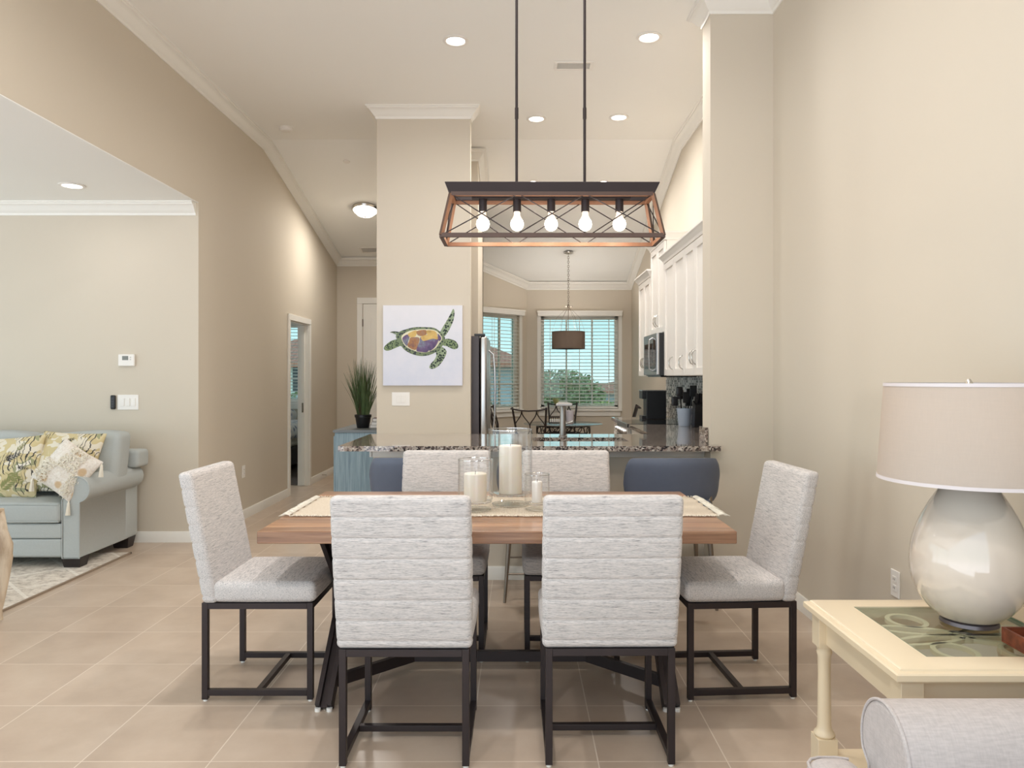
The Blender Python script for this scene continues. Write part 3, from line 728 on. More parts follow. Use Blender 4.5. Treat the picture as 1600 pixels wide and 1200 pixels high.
# ------------------------------------------------------------------ counter stools
def stool():
    t = thing('counter_stool', '', 'stool', (0,0,0), 0, 'slate blue counter stools at the peninsula')
    # curved wrap back: arc in plan, rounded outline
    b = MB(); vs = []; fs = []; nx, nz = 28, 12
    def pt(u, v, off):
        a = R(58)*u; r = .36 + off
        h0, h1 = .625, .900
        # rounded corners of the panel
        e = abs(u); zz = h0 + (h1-h0)*v
        c = (1-abs(u))*.46; dz = 0
        rr = .09
        if c < rr: dz = rr - math.sqrt(max(0, rr*rr-(rr-c)**2))
        lo = h0+dz*.9 + .02*(1-e*e)*0; hi = h1 - dz - .018*e*e
        zz = lo + (hi-lo)*v
        x = r*sin(a)*.985; y = -r*cos(a)+.12 - .05*(v-.5)
        return (x, y, zz)
    for side, off in ((0,.0),(1,-.045)):
        for i in range(nx+1):
            for j in range(nz+1):
                u = -1+2*i/nx; u = max(-.999, min(.999, u*(1.5-.5*u*u))) ; v = j/nz
                q = off
                if side == 0: q = .0 - .016*max(0, abs(2*v-1)**6) - .012*abs(u)**8
                else: q = -.045 + .016*max(0, abs(2*v-1)**6) + .012*abs(u)**8
                vs.append(pt(u, v, q))
    n1 = (nx+1)*(nz+1)
    for i in range(nx):
        for j in range(nz):
            a = i*(nz+1)+j; fs.append((a, a+nz+1, a+nz+2, a+1)); fs.append((n1+a+1, n1+a+nz+2, n1+a+nz+1, n1+a))
    for i in range(nx):
        a = i*(nz+1); c = a+nz+1; fs.append((n1+a, n1+c, c, a)); fs.append((a+nz, c+nz, n1+c+nz, n1+a+nz))
    for j in range(nz):
        a = j; fs.append((a+1, n1+a+1, n1+a, a)); a = nx*(nz+1)+j; fs.append((a, n1+a, n1+a+1, a+1))
    b.add(vs, fs); b.build('backrest', M['stoolblue'], t, ang=60)
    b = MB()
    def sf(p):
        return (p.x*(1-.10*(p.y/.22)*-1*.5), p.y, p.z)
    b.soft((0,.04,.605), (.46,.44,.09), .035, (6,6,2), (.01,.01,.012), fn=sf); b.build('seat', M['stoolblue'], t)
    b = MB(); b.box(-.19,.19,-.15,.22,.545,.56); b.build('seat_frame', M['pewter'], t, smooth=False, bevel=.004)
    for sx in (-1,1):
        for sy in (-1,1):
            b = MB(); top = (sx*.198, .03+sy*.17, .553); bot = (sx*.238, .03+sy*.235, 0)
            b.cyl(bot, top, .009, .019, 14); lg = b.build('leg', M['pewter'], t)
            if sy < 0:
                b = MB(); b.tube([(sx*.198,-.14,.553),(sx*.212,-.135,.60),(sx*.216,-.125,.66)], [.019,.018,.014], 12); b.build('back_support', M['pewter'], t)
    z = .17; k = 1-z/.553
    def q(sx, sy): return (sx*(.198+.037*k), .03+sy*(.17+.065*k), z)
    for a, c in (((-1,-1),(1,-1)),((1,-1),(1,1)),((1,1),(-1,1)),((-1,1),(-1,-1))):
        b = MB(); b.cyl(q(*a), q(*c), .006, seg=10); b.build('foot_rail', M['pewter'], t)
    return t
st = stool(); st['label'] = 'slate blue counter stool between the hall cabinet and the far left dining chair'; st.location = (-.62, 4.66, 0)
dup(st, 'slate blue counter stool in the middle, mostly hidden behind the tall glass candle holder', (.150, 4.79, 0))
dup(st, 'slate blue counter stool at the right end of the counter, curved back fully in view', (.925, 4.64, 0))
# ------------------------------------------------------------------ peninsula
M['faucet'] = plain('brushed_nickel', srgb(150,144,138), .32, 1.0)
def peninsula():
    b = MB(); b.box(-.99, 1.254, 5.12, 5.205, 0, .893); o = b.build('wall_peninsula', M['wall'], smooth=False); struct(o)
    b = MB(); b.box(-1.0, 1.254, 5.098, 5.12, .832, .893); b.box(-1.012,-.99,5.098,5.24,.832,.893); struct(b.build('trim_peninsula', M['trim'], smooth=False, bevel=.003))
    t = thing('peninsula_cabinet', 'white base cabinet run under the granite peninsula, kitchen side', 'cabinet', (0, 5.55, 0))
    b = MB(); b.box(-.98, .08, -.34, .29, .1, .895); b.box(.08, .78, -.305, .29, .1, .64); b.box(.78, 1.62, -.305, .29, .1, .895); b.box(-.98,1.0,-.3,.23,0,.1); b.build('body', M['cabinet'], t, smooth=False)
    for k in range(4):
        x = -.96+k*.5; d = MB(); d.box(x, x+.47, .29, .31, .12, .62 if 0 else .86)
        dd = d.build('door', M['cabinet'], t, smooth=False, bevel=.002)
    # L shaped granite worktop with the sink opening
    z0, z1 = .895, .929
    b = MB()
    x0, x1, y0, y1 = -1.165, 1.250, 4.85, 5.90
    sx0, sx1, sy0, sy1 = .10, .76, 5.215, 5.55
    b.box(x0, sx0, y0, y1, z0, z1); b.box(sx1, x1, y0, y1, z0, z1); b.box(sx0, sx1, y0, sy0, z0, z1); b.box(sx0, sx1, sy1, y1, z0, z1)
    b.box(x1, 1.695, 5.155, y1, z0, z1); b.box(x1, 1.30, 4.85, 4.935, z0, z1)
    b.box(1.03, 1.695, y1, 7.10, z0, z1)
    o = b.build('granite_worktop', M['granite'], smooth=False); tag(o, 'speckled brown granite worktop of the peninsula and right counter', 'countertop')
    s = MB(); s.box(1.232, 1.250, 4.99, 5.155, z1, z1+.11); s.build('side_splash', M['granite'], o, smooth=False, bevel=.002)
    b = MB(); b.box(1.03, 1.695, 7.88, 8.42, z0, z1); o = b.build('granite_worktop', M['granite'], smooth=False, bevel=.003); tag(o, 'short granite worktop beyond the range, under the coffee maker', 'countertop')
    # sink
    t = thing('kitchen_sink', 'stainless undermount sink set in the granite peninsula', 'sink', ((sx0+sx1)/2, (sy0+sy1)/2, .70))
    hx, hy = (sx1-sx0)/2+.004, (sy1-sy0)/2+.004
    b = MB(); b.box(-hx,hx,-hy,hy,-.004,0); b.box(-hx,-hx+.004,-hy,hy,0,.19); b.box(hx-.004,hx,-hy,hy,0,.19); b.box(-hx,hx,-hy,-hy+.004,0,.19); b.box(-hx,hx,hy-.004,hy,0,.19)
    b.box(.02,.03,-hy,hy,0,.15); b.build('basin', M['steel'], t, smooth=False)
    for x in (-.15,.17):
        b = MB(); b.lathe([(0,.002),(.04,.002),(.042,.0),(0,-.001)][::-1], c=(x,0,.002), seg=20); b.build('drain', M['chrome'], t)
    t = thing('kitchen_faucet', 'brushed nickel faucet with flat spout rising behind the peninsula sink', 'faucet', (.325, 5.60, .929))
    b = MB(); b.lathe([(0,0),(.03,0),(.03,.008),(.0235,.012),(.0225,.235),(.018,.25),(0,.252)], seg=28); b.build('stem', M['faucet'], t)
    b = MB(); b.hexa([(-.03,.02,.236),(.03,.02,.236),(.06,-.19,.236),(-.06,-.19,.236)][::1], [(-.03,.02,.262),(.03,.02,.262),(.06,-.19,.256),(-.06,-.19,.256)]); b.build('spout', M['faucet'], t, smooth=False, bevel=.004)
    b = MB(); b.cyl((.02,0,.10),(.075,.0,.115),.008, seg=12); b.build('lever', M['chrome'], t)
peninsula()
# ------------------------------------------------------------------ refrigerator
def fridge():
    t = thing('refrigerator', 'stainless refrigerator with dark sides behind the centre column, seen edge on', 'refrigerator', (-.72, 7.51, 0))
    b = MB(); b.box(-.44, .345, -.44, .44, .02, 1.76); b.box(-.42,.33,-.42,.42,0,.02); b.build('body', plain('charcoal_enamel', srgb(70,64,68), .4), t, smooth=False, bevel=.004)
    for y0, y1 in ((-.435,-.003),(.003,.435)):
        b = MB(); b.soft((.385,(y0+y1)/2,1.23), (.065,y1-y0,1.06), .022, (2,5,5), (.012,0,0)); d = b.build('door', M['steel'], t)
        hy = -.035 if y0 < -.1 else .035
        h = MB(); h.tube([(.42,hy,.82),(.465,hy,.86),(.478,hy,1.0),(.482,hy,1.25),(.478,hy,1.45),(.465,hy,1.60),(.42,hy,1.64)], .010, 10); h.build('handle', M['steel'], d)
    b = MB(); b.soft((.385,0,.38), (.065,.87,.62), .022, (2,5,5), (.012,0,0)); d = b.build('freezer_drawer', M['steel'], t)
    h = MB(); h.tube([(.42,-.36,.62),(.468,-.33,.62),(.475,0,.62),(.468,.33,.62),(.42,.36,.62)], .010, 10); h.build('handle', M['steel'], d)
    b = MB(); b.box(.30,.40,-.44,-.36,1.76,1.782); b.box(.30,.40,.36,.44,1.76,1.782); b.build('hinge_cover', M['black'], t, smooth=False, bevel=.004)
fridge()
# ------------------------------------------------------------------ kitchen uppers
def shaker(b, y0, y1, z0, z1, xf, st=.058):
    b.box(xf+.003, xf+.012, y0+st, y1-st, z0+st, z1-st)
    b.box(xf-.009, xf+.012, y0, y0+st, z0, z1); b.box(xf-.009, xf+.012, y1-st, y1, z0, z1)
    b.box(xf-.009, xf+.012, y0+st, y1-st, z0, z0+st); b.box(xf-.009, xf+.012, y0+st, y1-st, z1-st, z1)
def pull(parent, y, z, xf, L=.105):
    b = MB(); b.tube([(xf-.007,y,z-L/2),(xf-.022,y,z-L*.42),(xf-.036,y,z-L*.15),(xf-.036,y,z+L*.15),(xf-.022,y,z+L*.42),(xf-.007,y,z+L/2)], .0055, 8, flat=1.0)
    b.build('handle', M['chrome'], parent)
def upper(label, y0, y1, z0, z1, xf, doors, crown=True):
    t = thing('wall_cabinet', label, 'cabinet', (0, 0, 0), 0, 'white shaker wall cabinets')
    t.location = (1.70, (y0+y1)/2, z0); oy = (y0+y1)/2
    b = MB(); b.M = Matrix.Translation((-1.70,-oy,-z0))
    b.box(xf+.014, 1.70, y0, y1, z0, z1); b.build('body', M['cabinet'], t, smooth=False, bevel=.001)
    for (a, c, hy, hz) in doors:
        d = MB(); d.M = Matrix.Translation((-1.70,-oy,-z0)); shaker(d, a, c, z0+.004, z1-.05, xf); dd = d.build('door', M['cabinet'], t, smooth=False, bevel=.0012)
        b = MB(); b.M = Matrix.Translation((-1.70,-oy,-z0)); L = .115
        x = xf-.007
        b.tube([(x+.002,hy,hz-L/2),(x-.02,hy,hz-L*.40),(x-.032,hy,hz-L*.15),(x-.032,hy,hz+L*.15),(x-.02,hy,hz+L*.40),(x+.002,hy,hz+L/2)], .0058, 8); b.build('handle', M['chrome'], dd)
    P = [(0,0),(.012,0),(.018,.02),(.040,.05),(.052,.062),(.052,.075),(0,.075)]
    vs = []; fs = []
    path = [(1.70, y0, -1, 0), ]
    cb = MB(); cb.M = Matrix.Translation((-1.70,-oy,-z0)); zc = z1-.045; m = len(P)
    pts = [(1.70, y0, 0, -1), (xf, y0, -1, -1), (xf, y1, -1, 1), (1.70, y1, 0, 1)]
    for (x, y, dx, dy) in pts:
        for (a, dz) in P: vs.append((x+dx*a, y+dy*a, zc+dz))
    for i in range(3):
        for k in range(m): k2 = (k+1) % m; fs.append((i*m+k, (i+1)*m+k, (i+1)*m+k2, i*m+k2))
    fs.append(tuple(range(m))); fs.append(tuple(3*m+k for k in range(m))[::-1])
    cb.add(vs, fs); cb.build('crown', M['cabinet'], t, smooth=False)
    return t
upper('long white shaker wall cabinet nearest the wing wall, above the utensil crock', 5.16, 7.105, 1.385, 2.485, 1.375,
      [(6.66,7.10,6.715,1.50),(6.215,6.655,6.27,1.50) if 0 else (6.24,6.655,6.30,1.50),(5.875,6.235,5.92,1.53),(5.51,5.87,5.83,1.53),(5.165,5.505,5.21,1.53)])
upper('tall white shaker wall cabinet above the microwave', 7.11, 7.865, 1.80, 2.715, 1.38,
      [(7.49,7.86,7.535,1.93),(7.115,7.485,7.44,1.93)])
upper('white shaker wall cabinet beyond the microwave, nearest the nook', 7.87, 8.62, 1.385, 2.465, 1.375,
      [(8.25,8.615,8.30,1.53),(7.875,8.245,8.20,1.53)])
def microwave():
    t = thing('microwave', 'stainless over-the-range microwave between the white wall cabinets', 'microwave', (1.70, 7.487, 1.375))
    b = MB(); b.box(-.375,-.004,-.375,.375,.012,.42); b.box(-.36,-.02,-.36,.36,0,.012); b.build('body', M['blackgloss'], t, smooth=False, bevel=.003)
    b = MB(); b.box(-.40,-.376,-.374,.374,.02,.42); d = b.build('door', M['steel'], t, smooth=False, bevel=.005)
    b = MB(); b.box(-.403,-.400,-.14,.30,.08,.33); b.build('window', M['blackgloss'], d, smooth=False)
    b = MB(); b.box(-.403,-.400,-.36,-.19,.05,.36); b.build('control_panel', M['blackgloss'], d, smooth=False)
    b = MB(); b.tube([(-.40,-.165,.06),(-.435,-.165,.08),(-.44,-.165,.22),(-.435,-.165,.36),(-.40,-.165,.38)], .008, 8); b.build('handle', M['steel'], d)
microwave()
def range_():
    t = thing('kitchen_range', 'stainless range with black glass cooktop on the right counter', 'range', (1.365, 7.49, 0))
    b = MB(); b.box(-.31,.33,-.378,.378,.09,.905); b.box(-.27,.33,-.37,.37,0,.09); b.build('body', M['steel'], t, smooth=False, bevel=.003)
    b = MB(); b.box(-.345,.33,-.380,.380,.905,.932); b.build('cooktop', M['blackgloss'], t, smooth=False, bevel=.004)
    b = MB(); b.box(-.348,-.345,-.38,.38,.900,.93); b.build('cooktop_trim', M['steel'], t, smooth=False)
    b = MB(); b.box(-.345,-.31,-.37,.37,.25,.80); d = b.build('oven_door', M['steel'], t, smooth=False, bevel=.003)
    b = MB(); b.box(-.348,-.345,-.26,.26,.36,.66); b.build('oven_window', M['blackgloss'], d, smooth=False)
    b = MB(); b.tube([(-.345,-.33,.765),(-.395,-.33,.765),(-.395,.33,.765),(-.345,.33,.765)], .011, 10); b.build('handle', M['steel'], d)
    b = MB(); b.box(-.345,-.31,-.37,.37,.81,.90); p = b.build('control_panel', M['steel'], t, smooth=False, bevel=.003)
    for k in range(5):
        y = -.28+k*.14; b = MB(); b.cyl((-.345,y,.855),(-.375,y,.855),.019,.016,18); b.build('knob', M['steel'], p)
range_()
for (y0, y1, lab) in ((5.86,7.10,'white base cabinet between the peninsula and the range'), (7.88,8.42,'white base cabinet beyond the range')):
    t = thing('base_cabinet', lab, 'cabinet', (1.38, (y0+y1)/2, 0), 0); h = (y1-y0)/2
    b = MB(); b.box(-.30,.31,-h,h,.1,.893); b.box(-.24,.31,-h,h,0,.1); b.build('body', M['cabinet'], t, smooth=False)
    b = MB(); shaker(b, -h+.01, h-.01, .12, .70, -.312); b.build('door', M['cabinet'], t, smooth=False, bevel=.001)
    b = MB(); shaker(b, -h+.01, h-.01, .72, .885, -.312, .03); dr = b.build('drawer', M['cabinet'], t, smooth=False, bevel=.001)
    b = MB(); b.tube([(-.318,-.05,.80),(-.345,-.04,.80),(-.345,.04,.80),(-.318,.05,.80)], .005, 8); b.build('handle', M['chrome'], dr)
def mosaic():
    m = Mat('mosaic_tile'); tc = m.n('ShaderNodeTexCoord'); sp = m.n('ShaderNodeSeparateXYZ'); m.set(sp.inputs[0], tc.outputs['Object'])
    cb = m.n('ShaderNodeCombineXYZ'); m.set(cb.inputs[0], sp.outputs[1]); m.set(cb.inputs[1], sp.outputs[2])
    br = m.n('ShaderNodeTexBrick', Scale=1.0, Mortar_Size=.0015, Brick_Width=.048, Row_Height=.024, Bias=0.0)
    m.set(br.inputs['Vector'], cb.outputs[0]); br.inputs['Color1'].default_value = (0,0,0,1); br.inputs['Color2'].default_value = (1,1,1,1); br.inputs['Mortar'].default_value = (.72,.72,.72,1)
    c = m.ramp(br.outputs['Color'], [(0, srgb(60,58,60)), (.25, srgb(110,106,106)), (.45, srgb(168,166,168)), (.62, srgb(215,212,210)), (.8, srgb(232,230,228))], 'CONSTANT')
    m.p(Base_Color=c, Roughness=.32); return m.mat
b = MB(); b.box(1.688,1.699,5.16,8.66,.931,1.383); o = b.build('backsplash', mosaic(), smooth=False); tag(o, 'grey and white mosaic tile backsplash behind the utensil crock', 'backsplash')
# ------------------------------------------------------------------ things on the right counter
def crock():
    x, y = 1.505, 6.86
    t = thing('utensil_crock', 'pale blue tapered utensil crock on the right counter', 'crock', (x, y, .930))
    M['crock'] = plain('pale_blue_enamel', srgb(176,190,208), .3)
    b = MB(); b.lathe([(0,0),(.050,0),(.053,.004),(.070,.155),(.073,.16),(.070,.162),(.066,.155),(.049,.008),(0,.008)], seg=36); b.build('pot', M['crock'], t)
    kinds = [(-.055,.02,'spoon'),(-.035,-.02,'spoon'),(-.02,.03,'ladle'),(.01,-.01,'spatula'),(.03,.02,'spatula'),(.05,-.02,'turner'),(.04,.03,'turner')]
    labs = ['black slotted spoon leaning left in the crock','black serving spoon in the crock, second from the left','black ladle in the crock, third from the left','black spatula in the middle of the crock','black spatula in the crock, right of the middle one','tall black turner on the right side of the crock','black turner at the back right of the crock']
    for i, (dx, dy, kd) in enumerate(kinds):
        b = MB(); h = .25+.03*((i*3) % 4)
        b.M = Matrix.Translation((x,y,.93))
        p0 = Vector((dx*.5,dy*.5,.012)); p1 = Vector((dx*1.35,dy*1.3,h-.06)); d = (p1-p0).normalized()
        b.tube([p0, p1], .005, 8)
        o = b.build('cooking_'+kd, M['black'], None); tag(o, labs[i], kd, 'utensils in the crock')
        hd = MB(); hd.M = Matrix.Translation((x,y,.93))
        if kd in ('spoon','ladle'): hd.soft(tuple(p1+d*.035), (.06,.02,.085), .009, (4,1,4), (0,.004,0))
        else: hd.soft(tuple(p1+d*.04), (.065,.008,.10), .004, (4,1,4))
        hd.build('head', M['black'], o)
crock()
def coffee():
    t = thing('coffee_maker', 'black pod coffee maker on the counter beyond the range', 'coffee maker', (1.43, 8.06, .930))
    b = MB(); b.box(-.085,.125,-.10,.10,.0,.305); b.build('body', M['black'], t, smooth=False, bevel=.006)
    b = MB(); b.box(-.13,-.085,-.10,.10,.215,.305); b.build('brew_head', M['black'], t, smooth=False, bevel=.006)
    b = MB(); b.box(-.13,-.085,-.09,.09,0,.035); b.build('drip_tray', M['black'], t, smooth=False, bevel=.004)
    b = MB(); b.box(-.132,.125,-.101,.101,.298,.308); b.build('top_band', M['steel'], t, smooth=False, bevel=.002)
coffee()
def knife():
    t = thing('knife_block', 'black knife block on the counter right of the utensil crock', 'knife block', (1.60, 6.73, .930))
    b = MB(); b.hexa([(-.05,-.06,0),(.05,-.06,0),(.05,.06,0),(-.05,.06,0)], [(-.05,-.10,.20),(.05,-.10,.20),(.05,.0,.235),(-.05,.0,.235)]); b.build('block', M['black'], t, smooth=False, bevel=.003)
    for i in range(6):
        x = -.032+.032*(i % 3); y = -.08+.05*(i//3); b = MB(); b.bar((x,y,.215),(x,y-.03,.30),.016,.022); b.build('knife_handle', M['black'], t, smooth=False, bevel=.003)
knife()
# ------------------------------------------------------------------ nook pendant, table, chairs
def pendant():
    X, Y = .68, 10.39; zc = ceil_k(Y)
    t = thing('pendant_light', 'bronze drum shade pendant hanging over the breakfast nook table', 'pendant', (X, Y, zc))
    b = MB(); b.lathe([(0,.0),(.065,-.0),(.065,-.018),(.03,-.030),(0,-.032)][::-1], seg=28); b.build('canopy', M['chrome'], t)
    b = MB(); z = -.03; k = 0
    while z > -(zc-2.36):
        c = [( .011*cos(a)*(k % 2), .011*cos(a)*(1-k % 2), z-.017+.020*sin(a)) for a in [2*pi*i/10 for i in range(10)]]
        b.tube(c, .0028, 5, closed=True); z -= .030; k += 1
    b.build('chain', M['pewter'], t)
    zz = 2.35-zc
    b = MB(); b.tube([(-.05,0,zz),(.05,0,zz)], [.004,.004], 8); b.tube([(0,-.05,zz),(0,.05,zz)], .004, 8); b.lathe([(0,zz-.03),(.012,zz-.02),(.018,zz),(.012,zz+.02),(0,zz+.03)], seg=12)
    for a in (0,90,180,270):
        b.lathe([(0,zz-.012),(.011,zz),(0,zz+.012)], c=(.05*cos(R(a)),.05*sin(R(a)),0), seg=10)
    b.cyl((0,0,zz),(0,0,1.86-zc),.005, seg=8); b.build('finial_rod', M['pewter'], t)
    r = .228; z0 = 1.765-zc; z1 = 2.0-zc
    b = MB(); b.lathe([(r,z0),(r,z1),(r-.003,z1),(r-.003,z0),(r,z0)], seg=48); b.build('drum_shade', M['darkshade'], t)
    b = MB()
    for a in range(0,360,60): b.tube([(0,0,zz),(.16*cos(R(a)),.16*sin(R(a)),(zz+z1)/2+.02),(r*cos(R(a)),r*sin(R(a)),z1)], .0018, 4)
    b.tube([(r*cos(2*pi*i/40),r*sin(2*pi*i/40),z1) for i in range(40)], .004, 6, closed=True)
    b.build('wire_frame', M['pewter'], t)
    b = MB(); b.lathe([(0,z0+.01),(r-.01,z0+.01),(r-.01,z0+.014),(0,z0+.014)], seg=40); b.build('diffuser', M['slat'], t)
    l = bpy.data.lights.new('pendant_glow','POINT'); l.energy = 17; l.color = (1,.95,.90); l.shadow_soft_size = .06
    lo = bpy.data.objects.new('pendant_glow', l); COL.objects.link(lo); lo.parent = t; lo.location = (0,0,1.90-zc)
pendant()
def nook_table():
    t = thing('nook_table', 'round glass topped table with scrolled iron base in the breakfast nook', 'table', (.60, 10.25, 0))
    b = MB(); b.lathe([(0,.738),(.53,.738),(.54,.744),(.53,.750),(0,.750)], seg=56); b.build('glass_top', glassmat('frosted_glass_top', (.85,.88,.86,1), .5, .35, .1), t)
    b = MB()
    for z in (.735,.60): b.tube([(.36*cos(2*pi*i/40),.36*sin(2*pi*i/40),z-.012) for i in range(40)], .013, 8, closed=True)
    for k in range(14):
        a = 2*pi*k/14; c = Vector((.36*cos(a),.36*sin(a),.655)); tx = Vector((-sin(a),cos(a),0))
        b.tube([c + tx*.06*cos(q)+Vector((0,0,.052*sin(q))) for q in [2*pi*i/14 for i in range(14)]], .006, 6, closed=True)
    b.build('scroll_apron', M['iron'], t)
    for k in range(4):
        a = pi/4+k*pi/2; c, s = cos(a), sin(a); b = MB()
        b.tube([(.36*c,.36*s,.60),(.30*c,.30*s,.42),(.14*c,.14*s,.28),(.20*c,.20*s,.12),(.34*c,.34*s,.012)], [.016,.016,.015,.015,.018], 10); b.build('leg', M['iron'], t)
    b = MB(); b.lathe([(0,.25),(.10,.26),(.13,.28),(.10,.30),(0,.31)], seg=20); b.build('hub', M['iron'], t)
nook_table()
def nook_chair():
    t = thing('nook_chair', '', 'chair', (0,0,0), 0, 'dark iron chairs around the breakfast nook table')
    b = MB(); b.soft((0,.02,.46),(.42,.42,.06),.025,(4,4,2),(0,0,.01)); b.build('seat', plain('taupe_seat_fabric', srgb(150,136,122), .9), t)
    for sx in (-1,1):
        b = MB(); b.tube([(sx*.19,-.21,0),(sx*.175,-.19,.25),(sx*.175,-.18,.46),(sx*.19,-.20,.75),(sx*.215,-.27,1.0)], .013, 8); b.build('back_post', M['iron'], t)
        b = MB(); b.tube([(sx*.195,.22,0),(sx*.18,.20,.25),(sx*.175,.18,.44)], [.011,.013,.013], 8); b.build('leg', M['iron'], t)
    b = MB(); b.tube([(-.23,-.275,.985),(-.12,-.30,.965),(0,-.31,.958),(.12,-.30,.965),(.23,-.275,.985)], .024, 10, flat=.4, up=(0,0,1)); b.build('top_rail', M['iron'], t)
    b = MB(); b.tube([(-.18,-.19,.56),(.18,-.19,.56)], .010, 8); b.build('lower_rail', M['iron'], t)
    b = MB(); r = .007
    def y(z): return -.19 - .09*max(0,(z-.56)/.4)**1.3
    for cx in (-.095,.095):
        for s in (-1,1):
            pts = []
            for i in range(13):
                q = i/12; z = .56 + (.955-.56)*q; x = cx + s*.095*sin(q*pi*1.0)**1.2*(1 if q < .62 else (1-(q-.62)/.38)**.8 if q < 1 else 0)
                pts.append((x, y(z), z))
            b.tube(pts, r, 6)
    b.build('lattice', M['iron'], t)
    return t
nc = nook_chair(); nc['label'] = 'dark iron nook chair with its back to the kitchen, in front of the round table'; nc.location = (.19, 9.56, 0); nc.rotation_euler = (0,0,R(-14))
dup(nc, 'dark iron nook chair behind the round table, against the wide window', (.62, 10.98, 0), R(174))
dup(nc, 'dark iron nook chair left of the round table, seen side on near the fridge', (-.13, 10.35, 0), R(-78))
dup(nc, 'dark iron nook chair right of the round table, beside the range', (1.32, 10.2, 0), R(82))
def sill_plant():
    t = thing('potted_herb', 'small green potted plant on the sill of the wide nook window', 'plant', (.56, 11.352, .901))
    b = MB(); b.lathe([(0,0),(.028,0),(.036,.07),(.032,.07),(.026,.01),(0,.01)], seg=20); b.build('pot', M['plastic'], t)
    b = MB(); rnd = random.Random(5)
    for i in range(60):
        a = rnd.uniform(0,2*pi); l = rnd.uniform(.03,.11); p = Vector((.02*cos(a),.02*sin(a)*.6,.06)); q = p+Vector((.05*cos(a)*l/.1,.02*sin(a),l)); w = Vector((-sin(a),cos(a),0))*.010
        b.add([p, (p+q)/2+w, q, (p+q)/2-w], [(0,1,2,3)])
    b.build('foliage', LF[2], t, smooth=False)
sill_plant()
def table_things():
    b = MB(); b.lathe([(0,0),(.05,0),(.06,.16),(.055,.165),(.048,.01),(0,.01)], c=(0,0,0), seg=24); o = b.build('ceramic_pitcher', plain('lilac_ceramic', srgb(206,200,208), .4), None, loc=(.70,10.40,.751)); tag(o, 'pale pitcher standing on the round nook table', 'pitcher')
    t = thing('napkin_basket', 'small iron basket on the round nook table, left of the pitcher', 'basket', (.50,10.30,.751))
    b = MB()
    for z in (.01,.08):
        b.tube([(-.09,-.06,z),(.09,-.06,z),(.09,.06,z),(-.09,.06,z)], .005, 6, closed=True)
    for k in range(7): b.tube([(-.09+.03*k,-.06,.01),(-.09+.03*k,-.06,.08)], .003, 5); b.tube([(-.09+.03*k,.06,.01),(-.09+.03*k,.06,.08)], .003, 5)
    b.build('wire_body', M['iron'], t); b = MB(); b.box(-.08,.08,-.05,.05,.006,.05); b.build('napkins', M['plastic'], t, smooth=False, bevel=.004)
table_things()
# ------------------------------------------------------------------ ceiling fixtures
def slope_rot(s): return -math.atan(s)
def downlight(x, y, z, label, rx=0, power=16):
    t = thing('downlight', label, 'downlight', (x, y, z), 0, 'round recessed downlights'); t.rotation_euler = (rx, 0, 0)
    b = MB(); b.lathe([(.066,-.001),(.093,-.001),(.095,-.006),(.090,-.009),(.072,-.010),(.066,-.004)][::-1], seg=36); b.build('trim_ring', M['plastic'], t)
    b = MB(); b.lathe([(0,-.003),(.067,-.003),(.067,-.0055),(0,-.007)][::-1], seg=32); b.build('lens', M['lens'], t)
    l = bpy.data.lights.new('downlight_beam','AREA'); l.shape = 'DISK'; l.size = .13; l.energy = power; l.color = (1,.965,.93); l.spread = R(165)
    lo = bpy.data.objects.new('downlight_beam', l); COL.objects.link(lo); lo.parent = t; lo.location = (0,0,-.012)
    return t
zk = ceil_k(8.70)
for (x, y) in ((-1.2,.4),(.1,.4),(-1.2,3.2),(.1,3.2)):  # unseen fixtures added to brighten the walls and floor
    downlight(x, y, CZ, 'added unseen downlight in the high ceiling above the camera, brightening the room', power=LD)
for (x, y) in ((-5.2,2.2),(-4.4,4.0)):  # two more unseen fixtures, added for light in the living room
    downlight(x, y, 2.825, 'added unseen downlight in the low living room ceiling, brightening the room', power=1)
DL = 10
downlight(-.467, 5.555, CZ, 'lit round recessed downlight left of the chandelier rods, nearest', power=DL)
downlight(.948, 5.50, CZ, 'lit round recessed downlight right of the chandelier rods, nearest the wing wall', power=DL)
downlight(.166, 7.23, CZ, 'lit round recessed downlight between the chandelier rods', power=DL)
downlight(.952, 7.19, CZ, 'lit round recessed downlight right of the chandelier rods, above the microwave cabinet', power=DL)
downlight(.162, 8.70, zk, 'lit round recessed downlight on the sloped ceiling just above the left half of the chandelier', slope_rot(SK), DL)
downlight(.970, 8.70, zk, 'lit round recessed downlight on the sloped ceiling just above the right half of the chandelier', slope_rot(SK), DL)
downlight(-3.38, 5.70, 2.825, 'lit round recessed downlight in the low living room ceiling on the left', power=1)
def vent(x, y, z, label, rx=0, w=.31, d=.16):
    t = thing('ceiling_vent', label, 'vent', (x, y, z), 0, 'white air vents in the ceiling'); t.rotation_euler = (rx,0,0)
    b = MB(); b.box(-w/2,w/2,-d/2,-d/2+.025,-.008,-.001); b.box(-w/2,w/2,d/2-.025,d/2,-.008,-.001); b.box(-w/2,-w/2+.025,-d/2+.025,d/2-.025,-.008,-.001); b.box(w/2-.025,w/2,-d/2+.025,d/2-.025,-.008,-.001); b.build('frame', M['plastic'], t, smooth=False, bevel=.002)
    b = MB(); k = -d/2+.032
    while k < d/2-.03: b.hexa([(-w/2+.025,k,-.007),(w/2-.025,k,-.007),(w/2-.025,k+.004,-.007),(-w/2+.025,k+.004,-.007)],[(-w/2+.025,k+.008,-.001),(w/2-.025,k+.008,-.001),(w/2-.025,k+.012,-.001),(-w/2+.025,k+.012,-.001)]); k += .014
    b.build('louvers', M['plastic'], t, smooth=False)
vent(.433, 6.0, CZ, 'white air vent in the ceiling behind the right chandelier rod')
